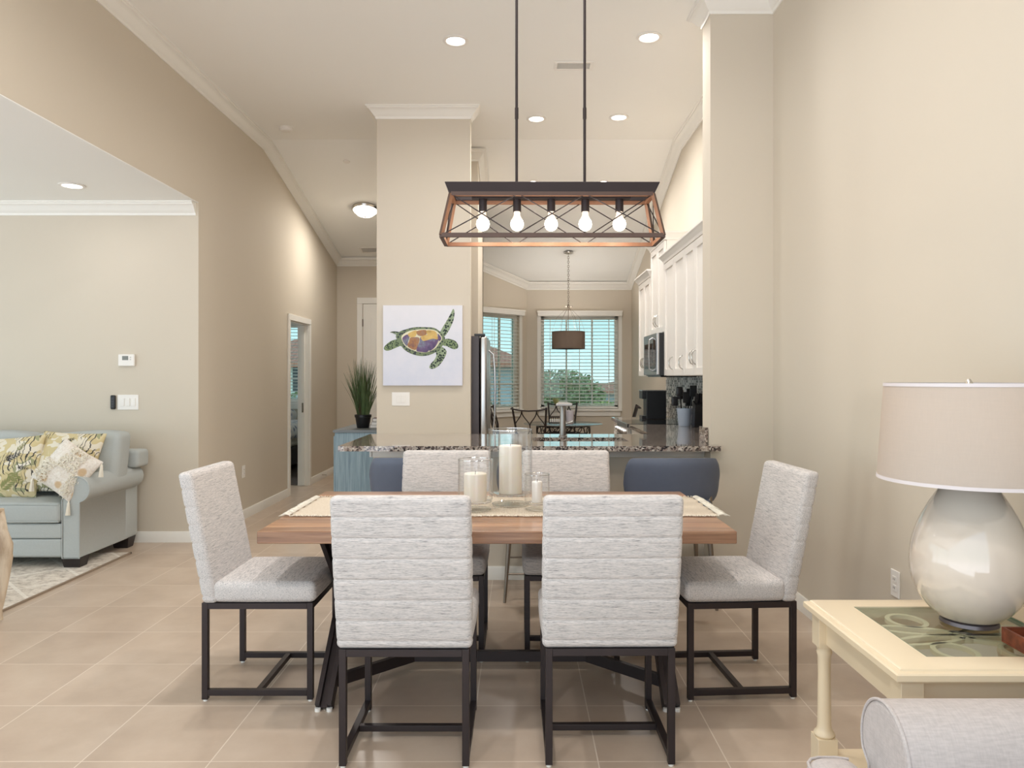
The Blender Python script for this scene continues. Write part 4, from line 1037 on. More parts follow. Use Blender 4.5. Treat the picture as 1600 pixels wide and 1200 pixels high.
vent(-2.08, 10.72, ceil_h(10.72), 'white air vent in the hall ceiling beyond the flush light', slope_rot(SH), .36, .2)
t = thing('smoke_detector', 'white round smoke detector on the ceiling left of the column', 'smoke detector', (-2.32, 7.50, CZ))
b = MB(); b.lathe([(0,-.038),(.045,-.036),(.058,-.026),(.062,-.01),(.064,-.0005),(0,-.0005)], seg=32); b.build('cover', M['plastic'], t)
b = MB(); b.lathe([(.066,-.0005),(.070,-.0005),(.070,-.008),(.062,-.010)], seg=32); b.build('base', M['plastic'], t)
b = MB(); b.lathe([(0,-.008),(.034,-.007),(.040,-.0005),(0,-.0005)], seg=28); o = b.build('sprinkler_cover', M['plastic'], None, loc=(-1.90,8.31,ceil_h(8.31)), rot=(slope_rot(SH),0,0)); tag(o, 'flat white round sprinkler cover on the sloped hall ceiling', 'sprinkler cover')
t = thing('flush_mount_light', 'lit frosted dome flush light with nickel rim on the hall ceiling', 'ceiling light', (-1.92, 9.42, ceil_h(9.42))); t.rotation_euler = (slope_rot(SH),0,0)
b = MB(); b.lathe([(0,-.001),(.165,-.001),(.168,-.02),(.158,-.038),(.150,-.04),(.145,-.02),(0,-.015)][::-1], seg=40); b.build('rim', M['chrome'], t)
M['dome'] = emis('lit_frosted_dome', (1,.92,.80,1), 5.5)
b = MB(); b.lathe([(0,-.115),(.05,-.110),(.10,-.088),(.135,-.055),(.146,-.030),(.14,-.028)], seg=40); b.build('dome', M['dome'], t)
b = MB(); b.lathe([(0,-.135),(.008,-.128),(.012,-.118),(.006,-.112),(0,-.112)], seg=14); b.build('finial', M['chrome'], t)
l = bpy.data.lights.new('flush_glow','AREA'); l.shape = 'DISK'; l.size = .26; l.energy = 18; l.color = (1,.95,.88)
lo = bpy.data.objects.new('flush_glow', l); COL.objects.link(lo); lo.parent = t; lo.location = (0,0,-.14)
# ------------------------------------------------------------------ wall plates and controls
def plate(label, loc, rz, w, h, n, kind='switch', group='white switch plates and outlets'):
    t = thing('wall_'+kind if kind == 'outlet' else 'light_switch', label, kind, loc, rz, group)   # local -y is the room side
    if kind == 'outlet': t.name = 'power_outlet'
    b = MB(); b.box(-w/2,w/2,-.006,0,-h/2,h/2); b.build('plate', M['plastic'], t, smooth=False, bevel=.0025)
    for k in range(n):
        x = (k-(n-1)/2)*.046
        b = MB()
        if kind == 'switch': b.box(x-.017,x+.017,-.011,-.006,-.033,.033); b.build('rocker', M['plastic'], t, smooth=False, bevel=.002)
        else:
            for z in (-.019,.019):
                b.box(x-.016,x+.016,-.009,-.006,z-.014,z+.014)
            b.build('socket_face', M['plastic'], t, smooth=False, bevel=.002)
            s = MB()
            for z in (-.019,.019):
                for q in (-.006,.006): s.box(x+q-.001,x+q+.001,-.0096,-.009,z-.003,z+.006)
            s.build('slots', M['black'], t, smooth=False)
plate('triple rocker switch plate on the living room wall, right of the black remote', (-3.255, 6.28, 1.165), 0, .175, .125, 3)
plate('double rocker switch plate on the column under the turtle painting', (-1.087, 6.94, 1.173), 0, .165, .125, 2)
plate('power outlet low on the left wall behind the left end chair', (XL, 7.30, .46), R(90), .075, .118, 1, 'outlet')
plate('power outlet low on the right wall behind the end table', (XR, 3.33, .46), R(-90), .075, .118, 1, 'outlet')
t = thing('thermostat', 'small white thermostat with grey display on the living room wall', 'thermostat', (-3.26, 6.28, 1.515))
b = MB(); b.box(-.068,.068,-.026,0,-.05,.05); b.build('case', M['plastic'], t, smooth=False, bevel=.008)
b = MB(); b.box(-.032,.018,-.0275,-.026,0,.034); b.build('display', plain('lcd_grey', srgb(120,122,116), .3), t, smooth=False)
b = MB()
for k in (0,.018): b.box(.030,.042,-.0275,-.026,k,k+.01)
b.build('buttons', plain('button_grey', srgb(205,200,194), .5), t, smooth=False, bevel=.001)
t = thing('remote_control', 'slim black fan remote in a cradle on the living room wall, left of the switches', 'remote', (-3.375, 6.28, 1.165))
b = MB(); b.soft((0,-.012,0), (.042,.022,.118), .0105, (2,1,4)); b.build('case', M['black'], t)
b = MB()
for z in (-.035,-.015,.005,.03): b.cyl((0,-.0225,z),(0,-.0245,z),.007, seg=12)
b.build('buttons', plain('dark_grey_rubber', srgb(66,66,70), .6), t)
t = thing('door_stop', 'small nickel spring door stop on the hall baseboard beyond the bedroom doorway', 'door stop', (XL+.016, 10.15, .06))
b = MB(); b.tube([(0,0,0),(.06,0,0)], .005, 8); b.build('spring', M['chrome'], t); b = MB(); b.cyl((.06,0,0),(.072,0,0),.008, seg=12); b.build('tip', M['plastic'], t)
# ------------------------------------------------------------------ turtle painting
def painting():
    t = thing('turtle_painting', 'square canvas painting of a green sea turtle on the column', 'painting', (-.8825, 6.9385, 1.297))
    W = .727; H = .735
    cm = Mat('painted_canvas'); f = cm.noise(cm.coord((3,3,3)), 1.6, 5, .6)
    sp = cm.n('ShaderNodeSeparateXYZ'); tc = cm.n('ShaderNodeTexCoord'); cm.set(sp.inputs[0], tc.outputs['Object'])
    g = cm.math('DIVIDE', sp.outputs[2], H)
    base = cm.mix(g, srgb(196,206,228), srgb(220,222,226)); cm.p(Base_Color=cm.mix(f, base, srgb(232,230,238)), Roughness=.8)
    b = MB(); b.box(-W/2,W/2,-.035,0,0,H); b.build('canvas', cm.mat, t, smooth=False, bevel=.002)
    def q(px, py): return (-W/2 + (px-62)/(905-62)*W, H - (py-62)/(903-62)*H)
    def smooth_poly(pts, n=6):
        out = []; L = len(pts)
        for i in range(L):
            p0, p1, p2, p3 = [Vector(pts[(i+k-1) % L]) for k in range(4)]
            for j in range(n):
                s = j/n; out.append(tuple(.5*((2*p1)+(-p0+p2)*s+(2*p0-5*p1+4*p2-p3)*s*s+(-p0+3*p1-3*p2+p3)*s**3)))
        return out
    def shape(name, pts, mat, y, parent, sm=True):
        P = smooth_poly([q(*p) for p in pts]) if sm else [q(*p) for p in pts]
        b = MB(); b.prism(P, -y, -y+.0008, axis='y'); return b.build(name, mat, parent, smooth=False)
    def spotted(name, bg, spot, sc_, th=.35):
        m = Mat(name); v = m.n('ShaderNodeTexVoronoi', Scale=sc_); m.set(v.inputs['Vector'], m.coord())
        nn = m.noise(m.coord(), 30, 4)
        m.p(Base_Color=m.mix(m.ramp(v.outputs['Distance'], [(th-.05,(1,1,1,1)),(th+.05,(0,0,0,1))]), m.mix(nn, bg, mul(bg,1.35)), spot), Roughness=.8); return m.mat
    skin = spotted('turtle_skin', srgb(118,134,100), srgb(44,62,56), 62, .42)
    fl = spotted('turtle_flipper', srgb(136,150,124), srgb(46,58,56), 48, .46)
    rim = spotted('shell_rim', srgb(112,126,98), srgb(62,70,74), 40, .40)
    def blotch(name, a, c, d=None):
        m = Mat(name); f = m.noise(m.coord(), 13, 4, .6); m.p(Base_Color=m.ramp(f, [(.32, a), (.52, c), (.72, d or c)]), Roughness=.8); return m.mat
    purp = blotch('purple_scute', srgb(74,70,100), srgb(112,92,128), srgb(132,150,158))
    gold = blotch('golden_scute', srgb(120,110,70), srgb(206,172,106), srgb(218,190,120))
    red = blotch('rust_scute', srgb(110,80,92), srgb(170,124,84), srgb(136,128,140))
    line = plain('pale_outline', srgb(226,222,196), .8)
    rf = shape('rear_flipper', [(255,430),(205,420),(150,435),(95,475),(72,510),(90,535),(130,535),(180,515),(240,490),(275,485)], skin, .0362, t)
    shape('tail', [(138,345),(180,335),(240,345),(260,375),(210,372),(170,355)], fl, .0362, t)
    shape('front_flipper', [(670,345),(700,285),(735,230),(775,160),(808,100),(822,140),(810,220),(780,290),(750,345),(718,385),(680,385)], fl, .0364, t)
    shape('head', [(705,430),(745,412),(790,420),(835,440),(860,480),(855,510),(820,522),(780,510),(740,490),(700,480)], skin, .0364, t)
    shape('front_flipper', [(625,550),(640,515),(690,500),(730,530),(735,570),(700,640),(650,700),(590,728),(555,715),(570,675),(610,630),(628,590)], fl, .0364, t)
    sh = shape('shell', [(200,380),(245,335),(320,310),(400,292),(500,290),(600,298),(660,330),(700,370),(722,410),(710,460),(670,515),(610,560),(530,588),(450,592),(370,572),(300,535),(250,480),(215,430)], rim, .0370, t)
    shape('shell_outline', [(262,382),(325,338),(410,318),(520,312),(610,322),(660,355),(690,410),(660,460),(615,515),(540,552),(460,556),(380,534),(310,498),(268,440)], line, .0374, sh)
    SY = .0384
    for pts, mt in (([(272,400),(320,368),(344,392),(330,440),(316,488),(276,440)], purp), ([(330,360),(412,325),(420,360),(400,392),(350,396)], gold),
                    ([(424,332),(518,322),(520,368),(470,384),(430,372)], red), ([(528,326),(604,330),(636,360),(628,388),(560,384),(530,362)], gold),
                    ([(352,404),(400,396),(444,402),(446,440),(408,528),(326,492),(340,440)], red), ([(456,412),(470,390),(540,380),(568,400),(546,540),(470,550),(418,534),(450,450)], purp),
                    ([(576,404),(640,392),(650,430),(614,500),(556,538),(562,460)], purp), ([(646,360),(676,392),(680,420),(658,436),(646,400)], purp),
                    ([(466,396),(500,378),(560,372),(640,386),(640,420),(600,412),(560,420),(500,436),(476,424)], gold)):
        SY += .0006; shape('scute', pts, mt, SY, sh)
painting()
# ------------------------------------------------------------------ hall cabinet, grass, books
def hall_cabinet():
    t = thing('hall_cabinet', 'weathered pale blue cabinet against the back of the column in the hall', 'cabinet', (-1.56, 7.77, 0))
    m = Mat('weathered_blue_wood'); f = m.noise(m.coord((60,60,2.5)), 1, 5, .65); m.p(Base_Color=m.ramp(f, [(.3, srgb(112,136,150)), (.5, srgb(140,164,178)), (.72, srgb(166,186,196))]), Roughness=.6)
    m2 = plain('weathered_grey_blue_top', srgb(120,128,134), .5, var=.12, nscale=30)
    b = MB(); b.box(-.235,.225,-.435,.435,.06,.835); b.box(-.22,.21,-.42,.42,0,.06); b.build('body', m.mat, t, smooth=False, bevel=.003)
    b = MB(); b.box(-.248,.238,-.45,.45,.835,.860); b.build('top', m2, t, smooth=False, bevel=.003)
    for k in range(2):
        b = MB(); y0 = -.42+.425*k; b.box(-.249,-.235,y0,y0+.415,.10,.80); d = b.build('door', m.mat, t, smooth=False, bevel=.003)
        h = MB(); h.lathe([(0,0),(.012,0),(.014,.012),(0,.018)], seg=12); hh = h.build('knob', M['pewter'], d, loc=(-.249,-.03 if k == 0 else .03,.5), rot=(0,R(-90),0))
hall_cabinet()
def grass():
    t = thing('potted_grass', 'tall green grass in a black pot on the blue hall cabinet', 'plant', (-1.585, 7.66, .861))
    b = MB(); b.lathe([(0,0),(.058,0),(.062,.005),(.078,.105),(.084,.107),(.086,.132),(.078,.134),(.074,.11),(.0,.11)], seg=36); b.build('pot', M['black'], t)
    b = MB(); b.lathe([(0,.114),(.073,.112),(.07,.111),(0,.111)], seg=24); b.build('soil', M['soil'], t)
    gm = Mat('grass_blade'); f = gm.noise(gm.coord((30,30,2)), 1, 3); gm.p(Base_Color=gm.ramp(f, [(.32, srgb(96,76,62)), (.42, srgb(74,92,62)), (.6, srgb(110,134,92)), (.75, srgb(140,158,116))]), Roughness=.5)
    b = MB(); rnd = random.Random(11)
    for i in range(300):
        a = rnd.uniform(0,2*pi); r0 = .055*math.sqrt(rnd.random()); sp = rnd.uniform(0,.13)*(.4+r0/.055); h = rnd.uniform(.35,.64)*(1-.25*sp/.18)
        w = rnd.uniform(.0016,.0032); pts = []
        for j in range(6):
            s = j/5; pts.append(Vector((r0*cos(a)+sp*cos(a)*s**1.4, r0*sin(a)+sp*sin(a)*s**1.4, .11+h*s)))
        b.tube(pts, [w, w*1.2, w*1.1, w*.9, w*.6, w*.15], 3)
    b.build('blades', gm.mat, t)
grass()
for i, (w, d, h, z, c, lab) in enumerate(((.16,.22,.03,.861,(196,186,176),'pale book at the bottom of the stack on the hall cabinet'),(.15,.21,.03,.892,(222,214,204),'cream book in the middle of the stack on the hall cabinet'),(.14,.19,.035,.923,(96,66,58),'dark red brown book on top of the stack on the hall cabinet'))):
    t = thing('book', lab, 'book', (-1.42, 7.72, z), R(4*i-3), 'books stacked on the hall cabinet')
    b = MB(); b.box(-w/2,w/2,-d/2,d/2,0,.003); b.box(-w/2,w/2,-d/2,d/2,h-.003,h); b.box(-w/2,-w/2+.003,-d/2,d/2,.003,h-.003); b.build('cover', plain('book_cover', srgb(*c), .6), t, smooth=False)
    b = MB(); b.box(-w/2+.004,w/2-.004,-d/2+.004,d/2-.004,.003,h-.003); b.build('pages', M['candlewhite'], t, smooth=False)
# ------------------------------------------------------------------ sofa
def sofa():
    m = M['sofafab']; X = -3.06; Y = 5.39
    t = thing('sofa', 'pale blue roll arm sofa against the living room wall', 'sofa', (-4.3, 5.8, 0))
    b0 = lambda: setmat(MB())
    def setmat(b): b.M = Matrix.Translation((4.3, -5.8, 0)); return b
    xl, xr = -5.55, -3.06
    b = b0(); b.soft((-4.3,5.78,.20), (2.20,.76,.24), .012, (4,4,4), (0,0,0)); b.build('base', m, t)
    b = b0(); b.soft((-4.3,5.385,.275), (2.08,.03,.105), .012, (6,1,3), (0,.004,0)); b.build('front_rail', m, t)
    b = b0(); b.soft((-4.3,5.385,.155), (2.08,.03,.125), .012, (6,1,3), (0,.004,0)); b.build('front_rail', m, t)
    b = b0(); b.soft((-4.30,6.10,.37), (2.335,.20,.58), .02, (4,2,4), (0,.005,0)); b.soft((-4.30,6.10,.72), (2.53,.19,.14), .03, (4,2,2), (0,.005,0)); b.build('back_frame', m, t)
    for sgn, cx in ((1,-3.195),(-1,-5.405)):
        b = b0(); prof = []
        # panel and roll outline in x-z, extruded in y
        rx, rz, r = cx+sgn*.040, .572, .092
        pts = [(cx-sgn*.062,.08),(cx+sgn*.060,.08),(cx+sgn*.060,.475)]
        for k in range(22):
            a = R(-75 + k*(285)/21); pts.append((rx+sgn*r*cos(a), rz+r*sin(a)))
        pts = pts[:3] + pts[3:]
        pts = [p for p in pts if not (p[1] < .55 and (p[0]-cx)*sgn < -.063)]
        pts.append((cx-sgn*.062,.50))
        if sgn < 0: pts = pts[::-1]
        b.prism(pts, 5.375, 6.16, axis='y'); arm = b.build('arm', m, t, ang=40, bevel=.012, seg=3)
        p = b0(); loop = [(x, 5.373, z) for x, z in pts]; p.tube(loop, .0045, 6, closed=True); p.build('piping', m, arm)
    for x0, x1 in ((-3.262,-4.30),(-4.30,-5.34)):
        b = b0(); b.soft(((x0+x1)/2,5.66,.405), (abs(x1-x0)-.006,.61,.145), .03, (6,6,3), (0,.008,.025)); cu = b.build('seat_cushion', m, t)
        p = b0(); y = 5.357; p.tube([(x0-.01,y,.466),((x0+x1)/2,y-.004,.470),(x1+.01,y,.466)], .004, 6); p.tube([(x0-.01,y,.345),(x1+.01,y,.345)], .004, 6); p.build('piping', m, cu)
    for x0, x1, xa in ((-3.07,-3.745,0),(-3.755,-4.62,0),(-4.63,-5.50,0)):
        def f(p): return (p.x, p.y + .09*(p.z/.42), p.z + .010*sin(p.x*9))
        b = b0(); b.soft(((x0+x1)/2,5.86,.72), (abs(x1-x0)-.008,.20,.44), .045, (8,3,8), (.006,.035,.012), fn=f); cu = b.build('back_cushion', m, t)
        p = b0(); xx = [x0-.03, x1+.03]; yy = 5.86-.10+.075
        p.tube([(x0-.012,yy-.062,.62),(x0-.012,yy-.02,.86),(x0-.035,yy+.008,.923),((x0+x1)/2,yy+.006,.934),(x1+.035,yy+.008,.923),(x1+.012,yy-.02,.86)], .0045, 6); p.build('piping', m, cu)
    for x in (-3.20,-5.40):
        for y in (5.44,6.10):
            b = b0(); b.hexa([(x-.055,y-.045,0),(x+.055,y-.045,0),(x+.055,y+.045,0),(x-.055,y+.045,0)], [(x-.07,y-.06,.085),(x+.07,y-.06,.085),(x+.07,y+.06,.085),(x-.07,y+.06,.085)]); b.build('leg', plain('espresso_wood', srgb(36,28,26), .4), t, smooth=False, bevel=.003)
sofa()
def pillow_mesh(w, h, d, n=14):
    def f(p):
        u = p.x/(w/2); v = p.z/(h/2); k = (1-abs(u)**3.2)*(1-abs(v)**3.2); k = max(0,k)**.5
        sx = 1 - .07*(1-abs(v))*0 - .06*(1-v*v)*abs(u)
        sz = 1 - .06*(1-u*u)*abs(v)
        return (p.x*sx, p.y*k*1.0, p.z*sz)
    b = MB(); b.soft((0,0,0), (w,d,h), .01, (n,2,n), (0,d*.18,0), fn=f); return b
def floral():
    m = Mat('yellow_botanical_print'); c = m.coord()
    wob = m.n('ShaderNodeTexNoise', Scale=6.0, Detail=2.0); m.set(wob.inputs['Vector'], c)
    ad = m.n('ShaderNodeVectorMath', {'operation':'MULTIPLY_ADD'}); m.set(ad.inputs[0], wob.outputs['Color']); ad.inputs[1].default_value = (.16,.16,.16); m.set(ad.inputs[2], c)
    f = m.noise(ad.outputs[0], 8, 2)
    base = m.ramp(f, [(.38, srgb(226,218,200)), (.44, srgb(206,190,146)), (.55, srgb(212,198,158)), (.62, srgb(160,160,124)), (.68, srgb(230,224,210))], 'CONSTANT')
    vo = m.n('ShaderNodeTexVoronoi', Scale=9.0); m.set(vo.inputs['Vector'], ad.outputs[0])
    fl = m.ramp(vo.outputs['Distance'], [(.10,(1,1,1,1)),(.14,(0,0,0,1))]); base = m.mix(fl, base, srgb(186,164,112))
    w = m.n('ShaderNodeTexWave', Scale=11.0, Distortion=6.0); w.inputs['Detail Scale'].default_value = 1.2; m.set(w.inputs['Vector'], ad.outputs[0])
    mask = m.math('MULTIPLY', m.ramp(w.outputs['Fac'], [(.86,(0,0,0,1)),(.93,(1,1,1,1))]), m.ramp(m.noise(c, 5, 1), [(.5,(0,0,0,1)),(.54,(1,1,1,1))]))
    m.p(Base_Color=m.mix(mask, base, srgb(70,68,66)), Roughness=.9); return m.mat
FL = floral()
def leaf_print(parent, spots, w, h, d):
    mats = [plain('print_dark', srgb(62,62,66), .9), plain('print_olive', srgb(140,142,92), .9), plain('print_grey', srgb(176,178,158), .9)]
    for (cx, cz, a, L, k, mi) in spots:
        b = MB(); ca, sa = cos(a), sin(a)
        def P(s, t):
            x = cx + ca*s - sa*t; z = cz + sa*s + ca*t
            u = x/(w/2); v = z/(h/2); kk = max(0,(1-abs(u)**3.2)*(1-abs(v)**3.2))**.5
            return (x*(1-.06*(1-v*v)*abs(u)), -(d/2*kk + d*.18*(1-u*u)*(1-v*v)*kk) - .0035, z*(1-.06*(1-u*u)*abs(v)))
        b.add([P(0,-.0015),P(L,-.001),P(L,.001),P(0,.0015)], [(0,1,2,3)])
        for i in range(k):
            s = L*(.15+.8*i/k); l = L*.30*(1-.5*i/k)
            for sg in (-1,1):
                b.add([P(s,0), P(s+l*.45, sg*l*.20), P(s+l*.9, sg*l*.75), P(s+l*.25, sg*l*.45)], [(0,1,2,3)])
        b.build('leaf_motif', mats[mi], parent, smooth=False)
p1 = pillow_mesh(.50,.48,.12).build('throw_pillow', FL, None, loc=(-3.80,5.60,.70), rot=(R(-20),R(-4),0)); tag(p1, 'yellow botanical print square pillow at the left edge of the photo, on the sofa', 'pillow', 'patterned pillows on the sofa')
leaf_print(p1, [(.02,.03,R(25),.13,5,0),(.05,-.06,R(-32),.16,6,1),(-.02,-.04,R(-120),.14,5,0),(.10,.10,R(60),.10,4,1),(.0,-.20,R(40),.20,7,1),(-.1,.1,R(140),.12,5,2),(.13,-.02,R(-10),.08,4,0)], .50,.48,.12)
p2 = pillow_mesh(.50,.48,.12).build('throw_pillow', FL, None, loc=(-3.40,5.66,.735), rot=(R(-24),R(2),R(-4))); tag(p2, 'yellow botanical print pillow behind the white tasselled pillow on the sofa', 'pillow', 'patterned pillows on the sofa')
leaf_print(p2, [(-.05,.12,R(30),.12,5,0),(.10,.10,R(-30),.10,4,1)], .50,.48,.12)
def tassel_pillow():
    m = Mat('tufted_cream_weave'); c = m.coord(); f = m.noise(c, 60, 4, .7)
    v = m.n('ShaderNodeTexVoronoi', Scale=7.0, Randomness=.6); m.set(v.inputs['Vector'], c)
    msk = m.ramp(v.outputs['Distance'], [(.28,(1,1,1,1)),(.34,(0,0,0,1))])
    m.p(Base_Color=m.mix(msk, m.ramp(f, [(.3, srgb(222,210,196)),(.6, srgb(244,238,230))]), srgb(216,188,152)), Roughness=.95); m.bump(f, .9, .01)
    o = pillow_mesh(.35,.35,.12).build('throw_pillow', m.mat, None, loc=(-3.265,5.45,.705), rot=(R(-26),R(30),R(-8)))
    tag(o, 'shaggy cream and tan pillow with tassels leaning against the sofa arm', 'pillow')
    b = MB(); rnd = random.Random(9)
    for i in range(900):
        x = rnd.uniform(-.16,.16); z = rnd.uniform(-.16,.16)
        if sin(x*22+1)*sin(z*18) < -.05: continue
        u = x/.175; v_ = z/.175; kk = max(0,(1-abs(u)**3.2)*(1-abs(v_)**3.2))**.5; y = -(.065*kk + .023*(1-u*u)*(1-v_*v_)*kk)
        b.tube([(x,y+.004,z),(x+rnd.uniform(-.008,.008),y-.010,z+rnd.uniform(-.01,.004)),(x+rnd.uniform(-.014,.014),y-.010,z-rnd.uniform(.008,.018))], [.0035,.003,.001], 4)
    b.build('tufting', M['fringe'], o)
    for sx in (-1,1):
        for sz in (-1,1):
            b = MB(); p = Vector((sx*.165,0,sz*.165))
            Rm = o.rotation_euler.to_matrix().transposed(); dn = Rm @ Vector((.0,-.12,-1)).normalized(); si = dn.orthogonal().normalized(); s2 = dn.cross(si)
            b.tube([p, p+dn*.02], .006, 8); b.tube([p+dn*.018, p+dn*.03], .010, 8)
            for k in range(26):
                a = k*2.4; r = .008*math.sqrt(k/26); e = .016*math.sqrt(k/26)
                b.tube([p+dn*.028+si*r*cos(a)+s2*r*sin(a), p+dn*.105+si*e*cos(a)+s2*e*sin(a)], .0022, 4)
            b.build('tassel', M['fringe'], o)
tassel_pillow()
# rug in the living room
def rug():
    m = Mat('faded_beige_rug'); c = m.coord(); f = m.noise(c, 24, 8, .7); tc = m.n('ShaderNodeTexCoord')
    sp = m.n('ShaderNodeSeparateXYZ'); m.set(sp.inputs[0], m.coord(rot=(0,0,R(45))))
    def ln(x, per, wd):
        q = m.math('FRACT', m.math('DIVIDE', x, per)); d = m.math('MINIMUM', q, m.math('SUBTRACT', 1.0, q)); return m.math('LESS_THAN', d, wd)
    g = m.math('MAXIMUM', ln(sp.outputs[0], .38, .03), ln(sp.outputs[1], .38, .03))
    base = m.ramp(f, [(.36, srgb(168,158,146)), (.48, srgb(206,196,184)), (.62, srgb(224,216,204))])
    m.p(Base_Color=m.mix(m.math('MULTIPLY', g, .75), base, srgb(232,226,216)), Roughness=.95); m.bump(f, .4, .004)
    b = MB(); b.box(-5.9,-3.02,2.9,5.86,.001,.012); o = b.build('area_rug', m.mat, smooth=False); tag(o, 'faded beige patterned rug under the sofa in the living room', 'rug')
    e = MB(); e.box(-3.026,-3.014,2.9,5.866,.001,.013); e.box(-5.9,-3.014,5.854,5.866,.001,.013); e.box(-5.9,-3.014,2.894,2.906,.001,.013); e.build('binding', plain('rug_binding', srgb(150,134,116), .9), o, smooth=False)
rug()
# armchair at the left edge: whitewashed frame, only its front corner is in the photo
def armchair_left():
    t = thing('wood_frame_armchair', 'whitewashed carved wood frame armchair cut off by the left edge of the photo', 'armchair', (-3.245, 3.98, .013), R(180))
    wm = Mat('whitewashed_wood'); f = wm.noise(wm.coord((30,30,5)), 1, 5, .6); wm.p(Base_Color=wm.ramp(f, [(.3, srgb(176,154,128)), (.6, srgb(214,198,176))]), Roughness=.6)
    fm = weave('blush_upholstery', srgb(206,192,188), .88, 200)
    for sx in (-1,1):
        x = sx*.335
        b = MB(); b.tube([(x,-.24,0),(x*.985,-.235,.05),(x,-.24,.10),(x*1.05,-.245,.25),(x*1.08,-.25,.36)], [.020,.022,.026,.036,.040], 12); b.build('leg', wm.mat, t)
        b = MB(); b.tube([(x,.28,0),(x,.26,.15),(x,.25,.34)], [.018,.024,.03], 10); b.build('leg', wm.mat, t)
        b = MB(); b.tube([(x*1.08,-.25,.34),(x*1.12,-.24,.42),(x*1.12,-.21,.50),(x*1.04,-.23,.58),(x*1.0,-.24,.605),(x*.99,-.10,.625),(x*.98,.1,.62),(x*.96,.24,.66)], [.036,.034,.026,.024,.030,.026,.022,.022], 12); b.build('arm', wm.mat, t)
        b = MB(); b.soft((x*1.0,0,.48), (.05,.44,.20), .02, (1,4,3), (.01,0,0)); b.build('side_panel', fm, t)
    b = MB(); b.soft((0,0,.35), (.66,.54,.07), .02, (4,4,1)); b.build('seat_frame', wm.mat, t)
    b = MB(); b.soft((0,-.01,.44), (.58,.52,.13), .045, (5,5,2), (0,.01,.02)); b.build('seat_cushion', fm, t)
    b = MB(); b.soft((0,.25,.68), (.58,.08,.50), .03, (5,2,5), (0,.02,0), fn=lambda p: (p.x, p.y+.12*(p.z/.5), p.z)); b.build('backrest', fm, t)
    b = MB(); b.tube([(-.32,.24,.36),(-.33,.27,.62),(-.31,.33,.92),(-.12,.36,.99),(0,.365,1.0),(.12,.36,.99),(.31,.33,.92),(.33,.27,.62),(.32,.24,.36)], .026, 10); b.build('back_frame', wm.mat, t)
armchair_left()
